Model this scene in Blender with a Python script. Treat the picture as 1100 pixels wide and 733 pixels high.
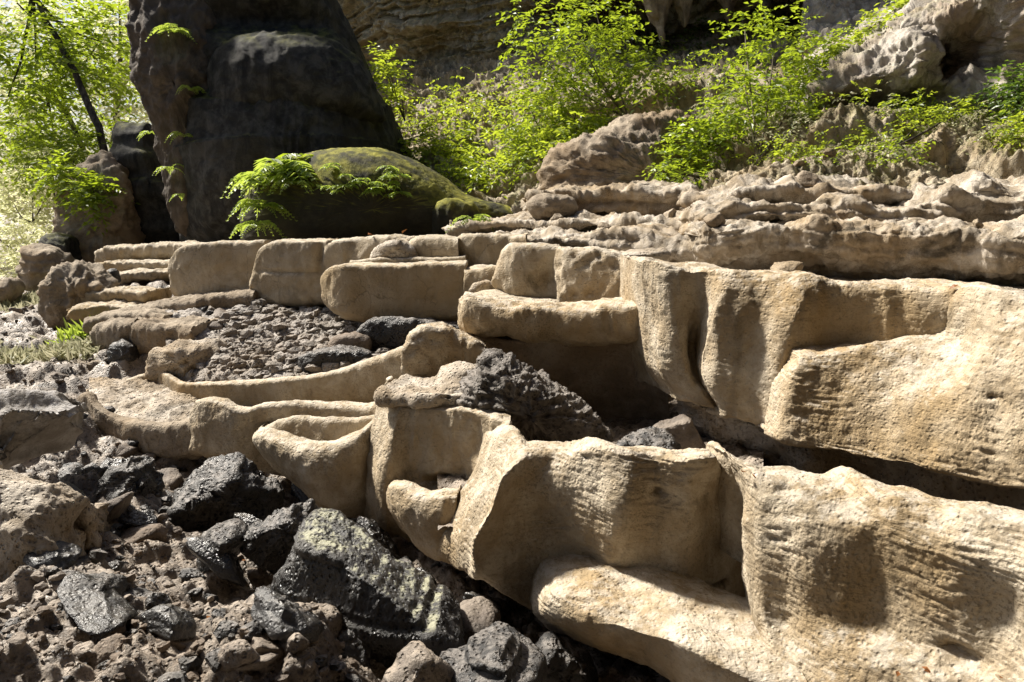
import bpy, math, random
import numpy as np
from mathutils import Vector

for o in list(bpy.data.objects):
    bpy.data.objects.remove(o)
SC = bpy.context.scene
COL = SC.collection
R = math.radians
rng = np.random.default_rng(7)

# ------------------------------------------------------------------ camera
FPX = 855.0
CAM = np.array([0.0, 0.0, 1.6])
PITCH = math.atan(136.5 / FPX)
cd = bpy.data.cameras.new('camera')
cam = bpy.data.objects.new('camera', cd)
COL.objects.link(cam)
cam.location = CAM
cam.rotation_euler = (R(90) - PITCH, 0, 0)
cd.lens = FPX / 1100 * 36
cd.sensor_width = 36
cd.clip_start = 0.05
cd.clip_end = 2000
SC.camera = cam

# ------------------------------------------------------------------ light
SUN_DIR = np.array([-0.57, 0.40, 0.72])          # towards the sun
SUN_DIR = SUN_DIR / np.linalg.norm(SUN_DIR)
w = bpy.data.worlds.new('World')
SC.world = w
w.use_nodes = True
nt = w.node_tree
for n in list(nt.nodes):
    nt.nodes.remove(n)
sky = nt.nodes.new('ShaderNodeTexSky')
sky.sky_type = 'NISHITA'
sky.sun_disc = False
sky.sun_elevation = math.asin(SUN_DIR[2])
sky.sun_rotation = math.atan2(SUN_DIR[0], SUN_DIR[1])
sky.air_density = 1.0
sky.dust_density = 3.0
sky.ozone_density = 0.6
bg = nt.nodes.new('ShaderNodeBackground')
bg.inputs['Strength'].default_value = 0.055
wo = nt.nodes.new('ShaderNodeOutputWorld')
nt.links.new(sky.outputs[0], bg.inputs[0])
nt.links.new(bg.outputs[0], wo.inputs[0])
sd = bpy.data.lights.new('sun', 'SUN')
sd.energy = 5.0
sd.angle = R(5)
sd.color = (1.0, 0.945, 0.85)
sun = bpy.data.objects.new('sun', sd)
COL.objects.link(sun)
sun.rotation_euler = Vector(SUN_DIR).to_track_quat('Z', 'Y').to_euler()
sun.location = (-20, 10, 30)
SC.view_settings.view_transform = 'Standard'
SC.view_settings.look = 'None'
SC.view_settings.gamma = 1
SC.view_settings.use_curve_mapping = False
SC.view_settings.exposure = 1.0
SC.render.engine = 'CYCLES'
SC.cycles.max_bounces = 6
SC.cycles.diffuse_bounces = 4
SC.cycles.transparent_max_bounces = 8

# ------------------------------------------------------------------ maths
CP, SP = math.cos(PITCH), math.sin(PITCH)


def P(u, v, Y):
    """the point at distance Y (metres ahead) seen at pixel u, v of the 1100 x 733 photograph"""
    u = np.asarray(u, float); v = np.asarray(v, float); Y = np.asarray(Y, float)
    a = (u - 550) / FPX
    b = -(v - 366.5) / FPX
    dy = CP + b * SP
    dz = -SP + b * CP
    t = Y / dy
    return np.stack([a * t, Y + 0 * t, CAM[2] + dz * t], -1)


_g = np.random.default_rng(11)
PERM = np.concatenate([_g.permutation(256)] * 3)
GRAD = _g.normal(size=(256, 3)); GRAD /= np.linalg.norm(GRAD, axis=1)[:, None]


def noise(p):
    p = np.asarray(p, float)
    i = np.floor(p).astype(int)
    f = p - i
    i &= 255
    u = f * f * f * (f * (f * 6 - 15) + 10)
    out = 0
    for dx in (0, 1):
        wx = u[..., 0] if dx else 1 - u[..., 0]
        hx = PERM[i[..., 0] + dx]
        for dy in (0, 1):
            wy = u[..., 1] if dy else 1 - u[..., 1]
            hy = PERM[hx + i[..., 1] + dy]
            for dz in (0, 1):
                wz = u[..., 2] if dz else 1 - u[..., 2]
                g = GRAD[PERM[hy + i[..., 2] + dz]]
                d = g[..., 0] * (f[..., 0] - dx) + g[..., 1] * (f[..., 1] - dy) + g[..., 2] * (f[..., 2] - dz)
                out = out + wx * wy * wz * d
    return out * 1.6


def fbm(p, freq, octv=4, gain=0.5, ridged=False):
    s, a, tot = 0, 1.0, 0
    for k in range(octv):
        n = noise(np.asarray(p) * freq + 17.3 * k)
        if ridged:
            n = 1 - 2 * np.abs(n)
        s = s + a * n
        tot += a
        a *= gain
        freq *= 2.07
    return s / tot


def cells(p, freq, seed=0):
    """distance to the nearest feature point (Worley)"""
    p = np.asarray(p, float) * freq
    i = np.floor(p).astype(int)
    best = np.full(p.shape[:-1], 9.0)
    for dx in (-1, 0, 1):
        for dy in (-1, 0, 1):
            for dz in (-1, 0, 1):
                c = i + np.array([dx, dy, dz])
                h = PERM[PERM[PERM[(c[..., 0] + seed) & 255] + (c[..., 1] & 255)] + (c[..., 2] & 255)]
                j = c + np.stack([PERM[h], PERM[h + 60], PERM[h + 130]], -1) / 255.0
                best = np.minimum(best, np.linalg.norm(p - j, axis=-1))
    return best


def sstep(a, b, x):
    t = np.clip((x - a) / (b - a), 0, 1)
    return t * t * (3 - 2 * t)


def pchip(t, y, tn):
    """monotone cubic through (t, y[..., k]); y has its samples on axis 0"""
    t = np.asarray(t, float); y = np.asarray(y, float)
    n = len(t)
    sh = (slice(None),) + (None,) * (y.ndim - 1)
    if n == 2:
        s = ((tn - t[0]) / (t[1] - t[0]))[sh]
        return y[0] * (1 - s) + y[1] * s
    h = np.diff(t)
    d = np.diff(y, axis=0) / h[sh]
    m = np.zeros_like(y)
    w1 = (2 * h[1:] + h[:-1])[sh]; w2 = (h[1:] + 2 * h[:-1])[sh]
    ok = d[:-1] * d[1:] > 0
    with np.errstate(divide='ignore', invalid='ignore'):
        mm = (w1 + w2) / (w1 / d[:-1] + w2 / d[1:])
    m[1:-1] = np.where(ok, mm, 0)
    m[0] = d[0]; m[-1] = d[-1]
    k = np.clip(np.searchsorted(t, tn, side='right') - 1, 0, n - 2)
    s = ((tn - t[k]) / h[k])[sh]
    hh = h[k][sh]
    return ((1 + 2 * s) * (1 - s) ** 2 * y[k] + s * (1 - s) ** 2 * hh * m[k]
            + s * s * (3 - 2 * s) * y[k + 1] + s * s * (s - 1) * hh * m[k + 1])


def resample(pts, n, density=None):
    pts = np.asarray(pts, float)
    d = np.linalg.norm(np.diff(pts, axis=0), axis=1) + 1e-5
    t = np.concatenate([[0], np.cumsum(d)]); t /= t[-1]
    return pchip(t, pts, np.linspace(0, 1, n))


# ------------------------------------------------------------------ objects
def tag(o, label=None, cat=None, group=None, kind=None):
    if label: o['label'] = label
    if cat: o['category'] = cat
    if group: o['group'] = group
    if kind: o['kind'] = kind
    return o


def link_mesh(name, verts, faces, mat, parent=None, smooth=True, center=True):
    verts = np.asarray(verts, float).reshape(-1, 3)
    faces = np.asarray(faces)
    loc = np.zeros(3)
    if center and parent is None:
        loc = np.array([verts[:, 0].mean(), verts[:, 1].mean(), verts[:, 2].min()])
    elif parent is not None:
        pl = np.array(parent.location)
        if parent.parent:
            pl = pl + np.array(parent.parent.location)
        verts = verts - pl
    verts = verts - loc
    me = bpy.data.meshes.new(name)
    me.vertices.add(len(verts))
    me.vertices.foreach_set('co', verts.ravel())
    k = faces.shape[1]
    me.loops.add(faces.size)
    me.loops.foreach_set('vertex_index', faces.ravel().astype(np.int32))
    me.polygons.add(len(faces))
    me.polygons.foreach_set('loop_start', np.arange(0, faces.size, k, dtype=np.int32))
    me.polygons.foreach_set('use_smooth', np.full(len(faces), smooth))
    me.update(calc_edges=True)
    me.validate()
    me.materials.append(mat)
    o = bpy.data.objects.new(name, me)
    o.location = loc
    COL.objects.link(o)
    if parent is not None:
        o.parent = parent
    return o


def empty(name, loc):
    o = bpy.data.objects.new(name, None)
    o.location = loc
    o.empty_display_size = 0.2
    COL.objects.link(o)
    return o


def grid_faces(nr, nc, wrap=False):
    r = np.arange(nr - 1)[:, None]
    c = np.arange(nc if wrap else nc - 1)[None, :]
    c2 = (c + 1) % nc
    return np.stack([r * nc + c, r * nc + c2, (r + 1) * nc + c2, (r + 1) * nc + c], -1).reshape(-1, 4)


def grid_normals(G, wrap=False):
    if wrap:
        dc = np.roll(G, -1, 1) - np.roll(G, 1, 1)
    else:
        dc = np.gradient(G, axis=1)
    dr = np.gradient(G, axis=0)
    n = np.cross(dr, dc)
    l = np.linalg.norm(n, axis=-1, keepdims=True)
    return n / np.maximum(l, 1e-9)


def dents_apply(G, dents):
    """dents: (point, radii, push) push the surface softly"""
    for (c, rad, push) in dents or ():
        q = (G - np.asarray(c)) / np.asarray(rad)
        d2 = (q ** 2).sum(-1)
        k = np.exp(-d2 * 1.6)
        G = G + k[..., None] * np.asarray(push)
    return G


def rough(G, N, rec):
    """rec: list of (kind, amplitude, frequency, ...) added along the normal"""
    s = 0
    for r_ in rec:
        k, a, f = r_[:3]
        if k == 'fbm':
            s = s + a * fbm(G, f, 4)
        elif k == 'fine':
            s = s + a * fbm(G, f, 3, 0.6)
        elif k == 'ridge':
            s = s + a * fbm(G, f, 4, 0.5, True)
        elif k == 'pit':
            c = cells(G, f)
            s = s - a * np.clip(0.42 - c, 0, 1) / 0.42
        elif k == 'lump':
            s = s + a * (0.55 - cells(G + 0.05 * fbm(G, f, 2)[..., None], f))
        elif k == 'ripple':                       # little rimstone ripples: near-level, wavy, broken
            wv = fbm(G * np.array([1.2, 1.2, 1.2]), 1.3, 2)
            q = G * np.array([f * 0.12, f * 0.12, f]) + wv[..., None] * np.array([0, 0, 4.0])
            m = sstep(-0.1, 0.45, fbm(G, 1.7, 2) + 0.25)
            s = s + a * (1 - 2 * np.abs(noise(q))) * m
        elif k == 'strata':                       # beds of stone: ledges by height
            wv = fbm(G, 0.5, 3) * r_[3] if len(r_) > 3 else 0
            q = np.stack([G[..., 0] * 0.15, G[..., 1] * 0.15, G[..., 2] * f + wv], -1)
            n = noise(q) + 0.5 * noise(q * np.array([3, 3, 2.3]) + 9)
            s = s + a * np.tanh(n * 3.5)
        elif k == 'ledge':                        # shelves: an edge at each height, fading downward
            wv = 0.10 * fbm(G, 0.9, 3)
            for zk in r_[3]:
                q = zk + wv - G[..., 2]
                s = s + a * np.where(q > 0, np.exp(-q / f), np.exp(q / (f * .08)))
        elif k == 'chip':                         # broken bites, here and there
            m = sstep(.05, .35, fbm(G + 31, 1.4, 2))
            s = s - a * m * np.clip(0.5 - cells(G, f), 0, 1)
        elif k == 'jag':
            q = np.stack([G[..., 0], G[..., 1], 0 * G[..., 2]], -1)
            G = G + np.stack([0 * q[..., 0], 0 * q[..., 0], a * fbm(q, f, 4)], -1)
        elif k == 'flute':                        # upright runnels
            q = G * np.array([f, f, f * 0.13]) + 0.6 * fbm(G, 0.8, 2)[..., None]
            s = s + a * (.45 - 2 * np.abs(noise(q)))
    return G + N * (s[..., None] if not np.isscalar(s) else 0)


STONE = [('fbm', .035, 2.2), ('fine', .012, 13), ('fine', .004, 55)]


def loft(name, cols, mat, res=0.015, thick=0.22, drop=0.5, rim=0.05, rec=STONE, parent=None, dents=None,
         back=(0, 1, 0), cap=(True, True), tuck=0.15, up=0.0):
    """a rock wall: columns of (u, v, distance) from rim to foot, given a rounded rim, a back and closed ends"""
    back = np.asarray(back, float)
    W = [np.array([P(*q) for q in c]) for c in cols]
    hs = max(np.linalg.norm(np.diff(c, axis=0), axis=1).sum() for c in W)
    nf = int(np.clip(hs / res, 8, 420))
    nb = int(np.clip((drop * 0.4 + thick + rim * 2) / (res * 1.6), 8, 120))
    rows = []
    for c in W:
        top = c[0]
        d0 = c[1] - c[0]; d0 = d0 / (np.linalg.norm(d0) + 1e-6)
        ctop = top + np.array([0, 0, -rim * 0.55]) - back * 0.0
        bk = [top + back * (thick * 1.15) + np.array([0, 0, -drop]),
              top + back * (thick * 1.05) + np.array([0, 0, -drop * 0.45]),
              top + back * thick + np.array([0, 0, -rim * 1.1 + up]),
              top + back * (thick * 0.62) + np.array([0, 0, -rim * .15 + up * .7]),
              top + back * (rim * 0.8)]
        fr = [top + back * (rim * 0.8), top + d0 * rim * 0.45 * 1.0] + list(c[1:])
        fr = fr + [c[-1] + back * tuck * 0.6 + np.array([0, 0, -0.03]), c[-1] + back * (tuck + thick * .4) + np.array([0, 0, 0.02])]
        A = resample(bk, nb)
        B = resample(fr, nf)
        rows.append(np.concatenate([A[:-1], B]))
    rows = np.array(rows)                                     # columns x rows x 3
    if cap[0] or cap[1]:
        lst = list(rows)
        def capcol(c, q):
            b = c[:1].repeat(len(c), 0).copy()
            b[:, 2] = c[:, 2] * q + (1 - q) * c[len(c) // 2, 2]
            b[:, :2] = c[:, :2] * (1 - q) + (c[0, :2]) * q
            return b
        if cap[0]:
            lst = [capcol(lst[0], 1.0)] + lst
        if cap[1]:
            lst = lst + [capcol(lst[-1], 1.0)]
        rows = np.array(lst)
    mid = rows[:, rows.shape[1] // 3:]
    dl = np.linalg.norm(np.diff(mid, axis=0), axis=-1).mean(1) + 1e-4
    t = np.concatenate([[0], np.cumsum(dl)])
    nc = int(np.clip(t[-1] / res, 8, 700))
    G = pchip(t, rows, np.linspace(0, t[-1], nc)).transpose(1, 0, 2)     # rows x cols x 3
    G = dents_apply(G, dents)
    N = grid_normals(G)
    # normals must look out of the stone (towards the viewer on the front face)
    k = nb + nf // 2
    if N[min(k, N.shape[0] - 1), nc // 2, 1] > 0:
        N = -N
        F = grid_faces(G.shape[0], nc)[:, ::-1]
    else:
        F = grid_faces(G.shape[0], nc)
    G = rough(G, N, rec)
    F2 = F
    return link_mesh(name, G.reshape(-1, 3), F2, mat, parent)


def wall(name, rimline, foot, mat, prof=((0, 0), (.25, -.04), (.6, -.03), (1, .05)), **kw):
    """rimline [(u, v, Y)], foot [(u, v)] at the same places; prof gives the bulge towards the viewer by height"""
    cols = []
    for (u, v, Y), ft in zip(rimline, foot):
        c = []
        for s, dy in prof:
            c.append((u + (ft[0] - u) * s, v + (ft[1] - v) * s, Y + dy + (ft[2] * s if len(ft) > 2 else 0)))
        cols.append(c)
    return loft(name, cols, mat, **kw)


def inflate(name, outline, Y, front, backd, mat, res=0.02, rec=STONE, parent=None, dents=None, pw=2.2, tilt=0.0, center=None, leanx=0.0, facet=0, seed=1):
    """a boulder whose silhouette is the outline, with its own belly (front, back depth in metres)"""
    o = np.array(outline, float)
    o = np.concatenate([o, o[:1]])
    d = np.linalg.norm(np.diff(o, axis=0), axis=1)
    t = np.concatenate([[0], np.cumsum(d)])
    per = t[-1] * Y / FPX
    nc = int(np.clip(per / res, 24, 800))
    tn = np.linspace(0, t[-1], nc, endpoint=False)
    # periodic smooth curve
    tt = np.concatenate([t[-3:-1] - t[-1], t, t[1:3] + t[-1]])
    oo = np.concatenate([o[-3:-1], o, o[1:3]])
    ring = pchip(tt, oo, tn)
    c = np.array(center if center else o[:-1].mean(0), float)
    nr = int(np.clip(per / res / 4.2, 10, 240))
    a = np.linspace(0, math.pi, nr)
    rad = np.sin(a) ** (2 / pw)
    dep = np.cos(a)
    dep = np.sign(dep) * np.abs(dep) ** (2 / pw)
    fz = np.fft.fft(ring[:, 0] - c[0] + 1j * (ring[:, 1] - c[1]))
    kf = np.abs(np.fft.fftfreq(nc, 1 / nc))
    soft = np.fft.ifft(fz * (kf <= 2))                      # the outline's corners fade out towards the middle
    soft = np.stack([soft.real, soft.imag], -1)
    wr = (rad ** 2.5)[:, None, None]
    uv = c + ((ring - c)[None] * wr + soft[None] * (1 - wr)) * rad[:, None, None]
    depth = np.where(dep > 0, -front * dep, -backd * dep)
    Yg = Y + depth[:, None] + 0 * uv[..., 0] + tilt * (c[1] - uv[..., 1]) / FPX * Y + leanx * (uv[..., 0] - c[0]) / FPX * Y
    # outline is drawn at distance Y: keep real size constant through the depth
    base = P(uv[..., 0], uv[..., 1], np.full_like(uv[..., 0], Y))
    G = base.copy()
    G[..., 1] = Yg
    dirn = (Yg - Y)
    k = np.clip(dep, 0, 1)[:, None]
    # nearer part of the belly follows its view ray a little so the silhouette stays the drawn one
    ray = P(uv[..., 0], uv[..., 1], Yg)
    G = ray * k[..., None] + G * (1 - k[..., None])
    G = dents_apply(G, dents)
    if facet:
        fr_ = np.random.default_rng(seed)
        cc = G.reshape(-1, 3).mean(0)
        for q in range(facet):
            nn = fr_.normal(size=3) * np.array([1, .9, 1]) + np.array([0, -.55, .35])
            nn /= np.linalg.norm(nn)
            pr = ((G - cc) * nn).sum(-1)
            lim = pr.max() * fr_.uniform(.52, .82)
            G = G - nn * np.maximum(pr - lim, 0)[..., None] * .96
    N = grid_normals(G, True)
    F = grid_faces(nr, nc, True)
    if N[nr // 4, :, 1].mean() > 0:
        N = -N
        F = F[:, ::-1]
    G = rough(G, N, rec)
    G[0] = G[0].mean(0); G[-1] = G[-1].mean(0)
    return link_mesh(name, G.reshape(-1, 3), F, mat, parent)


def sheet(name, us, vs, Y, mat, res=0.06, rec=STONE, dents=None, parent=None, nmax=700):
    W = np.array([[P(u, v, Y[i][j]) for j, u in enumerate(us)] for i, v in enumerate(vs)])
    tr = np.concatenate([[0], np.cumsum(np.linalg.norm(np.diff(W, axis=0), axis=-1).mean(1))])
    tc = np.concatenate([[0], np.cumsum(np.linalg.norm(np.diff(W, axis=1), axis=-1).mean(0))])
    nr = int(np.clip(tr[-1] / res, 8, nmax)); nc = int(np.clip(tc[-1] / res, 8, nmax))
    G = pchip(tr, W, np.linspace(0, tr[-1], nr))
    G = pchip(tc, G.transpose(1, 0, 2), np.linspace(0, tc[-1], nc)).transpose(1, 0, 2)
    G = dents_apply(G, dents)
    N = grid_normals(G)
    F = grid_faces(nr, nc)
    if N[..., 1].mean() > 0:
        N = -N
        F = F[:, ::-1]
    G = rough(G, N, rec)
    return link_mesh(name, G.reshape(-1, 3), F, mat, parent), G


# ------------------------------------------------------------------ materials
class NT:
    def __init__(s, name):
        s.m = bpy.data.materials.new(name)
        s.m.use_nodes = True
        s.t = s.m.node_tree
        for n in list(s.t.nodes):
            s.t.nodes.remove(n)
        s.out = s.n('ShaderNodeOutputMaterial')
        s.pos = s.n('ShaderNodeNewGeometry')

    def n(s, typ, **kw):
        x = s.t.nodes.new(typ)
        for k, v in kw.items():
            if isinstance(v, bpy.types.NodeSocket):
                s.t.links.new(v, x.inputs[k.replace('_', ' ')])
            else:
                setattr(x, k, v)
        return x

    def l(s, a, b):
        s.t.links.new(a, b)

    def noise(s, scale, detail=6, rough_=0.6, stretch=None, dist=0.0):
        x = s.n('ShaderNodeTexNoise')
        x.inputs['Scale'].default_value = scale
        x.inputs['Detail'].default_value = detail
        x.inputs['Roughness'].default_value = rough_
        x.inputs['Distortion'].default_value = dist
        v = s.pos.outputs['Position']
        if stretch:
            mp = s.n('ShaderNodeMapping')
            mp.inputs['Scale'].default_value = stretch
            s.l(v, mp.inputs[0]); v = mp.outputs[0]
        s.l(v, x.inputs['Vector'])
        return x.outputs[0]

    def voro(s, scale):
        x = s.n('ShaderNodeTexVoronoi')
        x.inputs['Scale'].default_value = scale
        s.l(s.pos.outputs['Position'], x.inputs['Vector'])
        return x.outputs['Distance']

    def ramp(s, f, a, b, lo=0.0, hi=1.0):
        x = s.n('ShaderNodeMapRange')
        x.interpolation_type = 'SMOOTHSTEP'
        x.inputs[1].default_value = a; x.inputs[2].default_value = b
        x.inputs[3].default_value = lo; x.inputs[4].default_value = hi
        s.l(f, x.inputs[0])
        return x.outputs[0]

    def math(s, op, a, b):
        x = s.n('ShaderNodeMath', operation=op)
        for i, q in enumerate((a, b)):
            if isinstance(q, (int, float)): x.inputs[i].default_value = q
            else: s.l(q, x.inputs[i])
        return x.outputs[0]

    def mix(s, f, a, b, blend='MIX'):
        x = s.n('ShaderNodeMix', data_type='RGBA', blend_type=blend)
        if isinstance(f, (int, float)): x.inputs[0].default_value = f
        else: s.l(f, x.inputs[0])
        for i, q in ((6, a), (7, b)):
            if isinstance(q, tuple): x.inputs[i].default_value = (*q, 1)
            else: s.l(q, x.inputs[i])
        return x.outputs[2]

    def bump(s, h, strength, dist, nrm=None):
        x = s.n('ShaderNodeBump')
        x.inputs['Strength'].default_value = strength
        x.inputs['Distance'].default_value = dist
        s.l(h, x.inputs['Height'])
        if nrm is not None: s.l(nrm, x.inputs['Normal'])
        return x.outputs[0]

    def surf(s, col, rough_, nrm=None, spec=0.3, **kw):
        b = s.n('ShaderNodeBsdfPrincipled')
        s.l(col, b.inputs['Base Color']) if not isinstance(col, tuple) else setattr(b.inputs['Base Color'], 'default_value', (*col, 1))
        if isinstance(rough_, (int, float)): b.inputs['Roughness'].default_value = rough_
        else: s.l(rough_, b.inputs['Roughness'])
        b.inputs['Specular IOR Level'].default_value = spec
        if nrm is not None: s.l(nrm, b.inputs['Normal'])
        s.l(b.outputs[0], s.out.inputs[0])
        return s.m


def stone_mat(name, base, light, ochre, dark, ripple=0.0, grain=1.0, stain=0.5, ochre_amt=0.6, moss=0.0, spec=0.25, rgh=0.85, pit=0.4, wet=0.0, streak=0.0, toplit_lichen=0.0, toplit_lichen_col=(0.30, 0.27, 0.24), dlo=.6, crack=0.0, mlo=.15, mossc=((0.05, 0.055, 0.012), (0.21, 0.20, 0.035))):
    s = NT(name)
    big = s.noise(0.9, 4, 0.55)
    mid = s.noise(4.5, 8, 0.65, dist=0.3)
    fin = s.noise(38, 6, 0.7)
    spk = s.noise(130, 3, 0.6)
    col = s.mix(s.ramp(mid, 0.38, 0.66), base, light)
    col = s.mix(s.math('MULTIPLY', s.ramp(big, 0.46, 0.66), ochre_amt), col, ochre)
    patch = s.noise(2.1, 7, 0.68, dist=0.6)
    col = s.mix(s.math('MULTIPLY', s.ramp(patch, 0.55, 0.72), stain), col, dark)
    if streak:
        st = s.noise(5, 6, 0.65, stretch=(1, 1, 0.12))
        col = s.mix(s.math('MULTIPLY', s.ramp(st, 0.5, 0.68), streak), col, dark)
    col = s.mix(s.math('MULTIPLY', s.ramp(fin, 0.56, 0.72), 0.35 * grain), col, dark)
    col = s.mix(s.math('MULTIPLY', s.ramp(spk, 0.58, 0.72), 0.45 * grain), col, dark)
    area = s.ramp(s.noise(1.3, 5, 0.6), 0.45, 0.62)
    dots = s.ramp(s.noise(75, 3, 0.75), 0.5, 0.62)
    col = s.mix(s.math('MULTIPLY', s.math('MULTIPLY', area, dots), 0.7 * stain), col, dark)
    if toplit_lichen:  # upward faces painted paler as sunlit tops; lichen on the streaked slab
        g0 = s.n('ShaderNodeSeparateXYZ')
        s.l(s.pos.outputs['Normal'], g0.inputs[0])
        dz = s.math('MULTIPLY', s.ramp(g0.outputs[2], dlo, min(1, dlo + .3)), s.ramp(s.noise(14, 6, 0.7), 0.42, 0.58))
        col = s.mix(s.math('MULTIPLY', dz, toplit_lichen), col, toplit_lichen_col)
    if crack:
        wq = s.n('ShaderNodeVectorMath', operation='ADD')
        wn = s.n('ShaderNodeTexNoise'); wn.inputs['Scale'].default_value = 3.0; wn.inputs['Detail'].default_value = 5
        s.l(s.pos.outputs['Position'], wn.inputs['Vector'])
        sc_ = s.n('ShaderNodeVectorMath', operation='SCALE'); sc_.inputs['Scale'].default_value = .35
        s.l(wn.outputs['Color'], sc_.inputs[0])
        s.l(s.pos.outputs['Position'], wq.inputs[0]); s.l(sc_.outputs[0], wq.inputs[1])
        vc = s.n('ShaderNodeTexVoronoi', feature='DISTANCE_TO_EDGE'); vc.inputs['Scale'].default_value = 2.6
        s.l(wq.outputs[0], vc.inputs['Vector'])
        ck = s.math('MULTIPLY', s.ramp(vc.outputs['Distance'], 0.0, 0.016, 1, 0), s.ramp(s.noise(1.1, 3), 0.46, 0.6))
        col = s.mix(s.math('MULTIPLY', ck, crack), col, dark)
    if moss:
        g = s.n('ShaderNodeSeparateXYZ')
        s.l(s.pos.outputs['Normal'], g.inputs[0])
        mz = s.ramp(g.outputs[2], mlo, mlo + .45)
        mm = s.math('MULTIPLY', mz, s.ramp(s.noise(1.7, 6, 0.65), 0.36, 0.58))
        mcol = s.mix(s.ramp(s.noise(9, 5), 0.35, 0.65), *mossc)
        col = s.mix(s.math('MULTIPLY', mm, moss), col, mcol)
    h = s.math('ADD', s.math('MULTIPLY', fin, 0.6), s.math('MULTIPLY', spk, 0.25))
    if pit:
        h = s.math('ADD', h, s.math('MULTIPLY', s.ramp(s.voro(42), 0.0, 0.45), pit))
    nrm = s.bump(h, 0.9 * grain, 0.014)
    if ripple:
        rp = s.noise(9, 3, 0.5, stretch=(1, 1, 7.0), dist=0.5)
        ra = s.math('MULTIPLY', s.math('ABSOLUTE', s.math('SUBTRACT', rp, 0.5), 0), s.ramp(s.noise(1.6, 3), 0.36, 0.6))
        nrm = s.bump(s.math('MULTIPLY', ra, -1), ripple, 0.05, nrm)
    nrm = s.bump(mid, 0.35, 0.05, nrm)
    if crack:
        nrm = s.bump(s.math('MULTIPLY', ck, -1), .8 * crack, 0.03, nrm)
    r_ = rgh
    if wet:
        r_ = s.ramp(s.noise(3.5, 5, 0.6), 0.42, 0.6, rgh, rgh - wet)
    return s.surf(col, r_, nrm, spec)


M = {}
M['lime'] = stone_mat('rimstone', (0.35, 0.275, 0.18), (0.53, 0.455, 0.345), (0.34, 0.225, 0.095), (0.11, 0.085, 0.05), ripple=0.3, stain=0.8, streak=.5, crack=.2, toplit_lichen=.5, toplit_lichen_col=(0.62, 0.565, 0.48), dlo=.4)  # cream on upward faces paints in the sunlit rims
M['lime_plain'] = stone_mat('rimstone_plain', (0.33, 0.265, 0.175), (0.45, 0.38, 0.28), (0.31, 0.215, 0.10), (0.13, 0.10, 0.06), stain=0.45, streak=.3, crack=.45, toplit_lichen=.6, toplit_lichen_col=(0.56, 0.50, 0.41), dlo=.4, grain=0.8)
M['lime_rough'] = stone_mat('rimstone_rough', (0.33, 0.27, 0.20), (0.56, 0.50, 0.42), (0.30, 0.21, 0.11), (0.08, 0.065, 0.045), stain=0.6, pit=0.9, grain=1.2)
M['ledge'] = stone_mat('ledge_rock', (0.31, 0.25, 0.175), (0.56, 0.50, 0.42), (0.29, 0.20, 0.10), (0.055, 0.045, 0.03), stain=0.85, pit=.25, grain=1.0, streak=.45, crack=.5)
M['brown'] = stone_mat('brown_rock', (0.215, 0.17, 0.12), (0.38, 0.315, 0.235), (0.24, 0.16, 0.08), (0.07, 0.05, 0.03), stain=0.5, pit=0.7)
M['dark'] = stone_mat('dark_rock', (0.018, 0.017, 0.016), (0.055, 0.05, 0.046), (0.04, 0.03, 0.018), (0.014, 0.013, 0.012), stain=0.5, spec=0.5, rgh=0.55, wet=0.2, grain=1.5, pit=0.9, toplit_lichen=.6)  # paler upward faces paint in the lit rock tops
M['pillar'] = stone_mat('stalagmite_rock', (0.028, 0.027, 0.024), (0.085, 0.08, 0.07), (0.05, 0.043, 0.028), (0.010, 0.010, 0.010), stain=0.5, moss=.6, streak=0.7, spec=0.2, mlo=.45)
M['pillar_brown'] = stone_mat('stalagmite_brown', (0.075, 0.06, 0.045), (0.14, 0.112, 0.085), (0.10, 0.07, 0.045), (0.05, 0.04, 0.03), stain=0.5, streak=0.5)
M['mound'] = stone_mat('mossy_rock', (0.035, 0.033, 0.024), (0.06, 0.055, 0.035), (0.05, 0.045, 0.02), (0.012, 0.012, 0.01), stain=0.4, moss=1.0, spec=0.15, mossc=((0.09, 0.092, 0.016), (0.29, 0.27, 0.045)))
M['cliff'] = stone_mat('cliff_rock', (0.34, 0.275, 0.19), (0.52, 0.45, 0.34), (0.30, 0.21, 0.10), (0.05, 0.045, 0.028), stain=0.9, streak=0.5, moss=0.45, crack=.8, grain=1.3)
M['slope'] = stone_mat('slope_rock', (0.25, 0.19, 0.13), (0.42, 0.34, 0.25), (0.26, 0.17, 0.08), (0.07, 0.06, 0.035), stain=0.6, moss=0.55, pit=0.7)
M['grey'] = stone_mat('grey_rock', (0.36, 0.32, 0.27), (0.52, 0.475, 0.42), (0.30, 0.19, 0.10), (0.08, 0.07, 0.06), stain=0.6, streak=0.5, moss=0.3)
M['soil'] = stone_mat('rubble_soil', (0.095, 0.075, 0.058), (0.30, 0.25, 0.20), (0.13, 0.088, 0.05), (0.022, 0.02, 0.018), stain=0.95, pit=0.8, grain=1.5, spec=0.45, rgh=0.65, wet=.2, toplit_lichen=.6, toplit_lichen_col=(0.44, 0.365, 0.285), dlo=.5)  # crests coloured paler as if catching the sun
M['basin'] = stone_mat('basin_soil', (0.22, 0.19, 0.155), (0.44, 0.40, 0.36), (0.24, 0.18, 0.12), (0.05, 0.045, 0.04), stain=0.7, pit=0.8, grain=1.5, spec=0.4, rgh=0.7)
M['lichen'] = stone_mat('lichen_slab', (0.018, 0.017, 0.016), (0.05, 0.046, 0.043), (0.04, 0.032, 0.02), (0.014, 0.013, 0.012), stain=0.5, spec=0.55, rgh=0.5, wet=0.2, grain=1.5, pit=0.8, toplit_lichen=.9, toplit_lichen_col=(0.42, 0.41, 0.28), dlo=.86)
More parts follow.
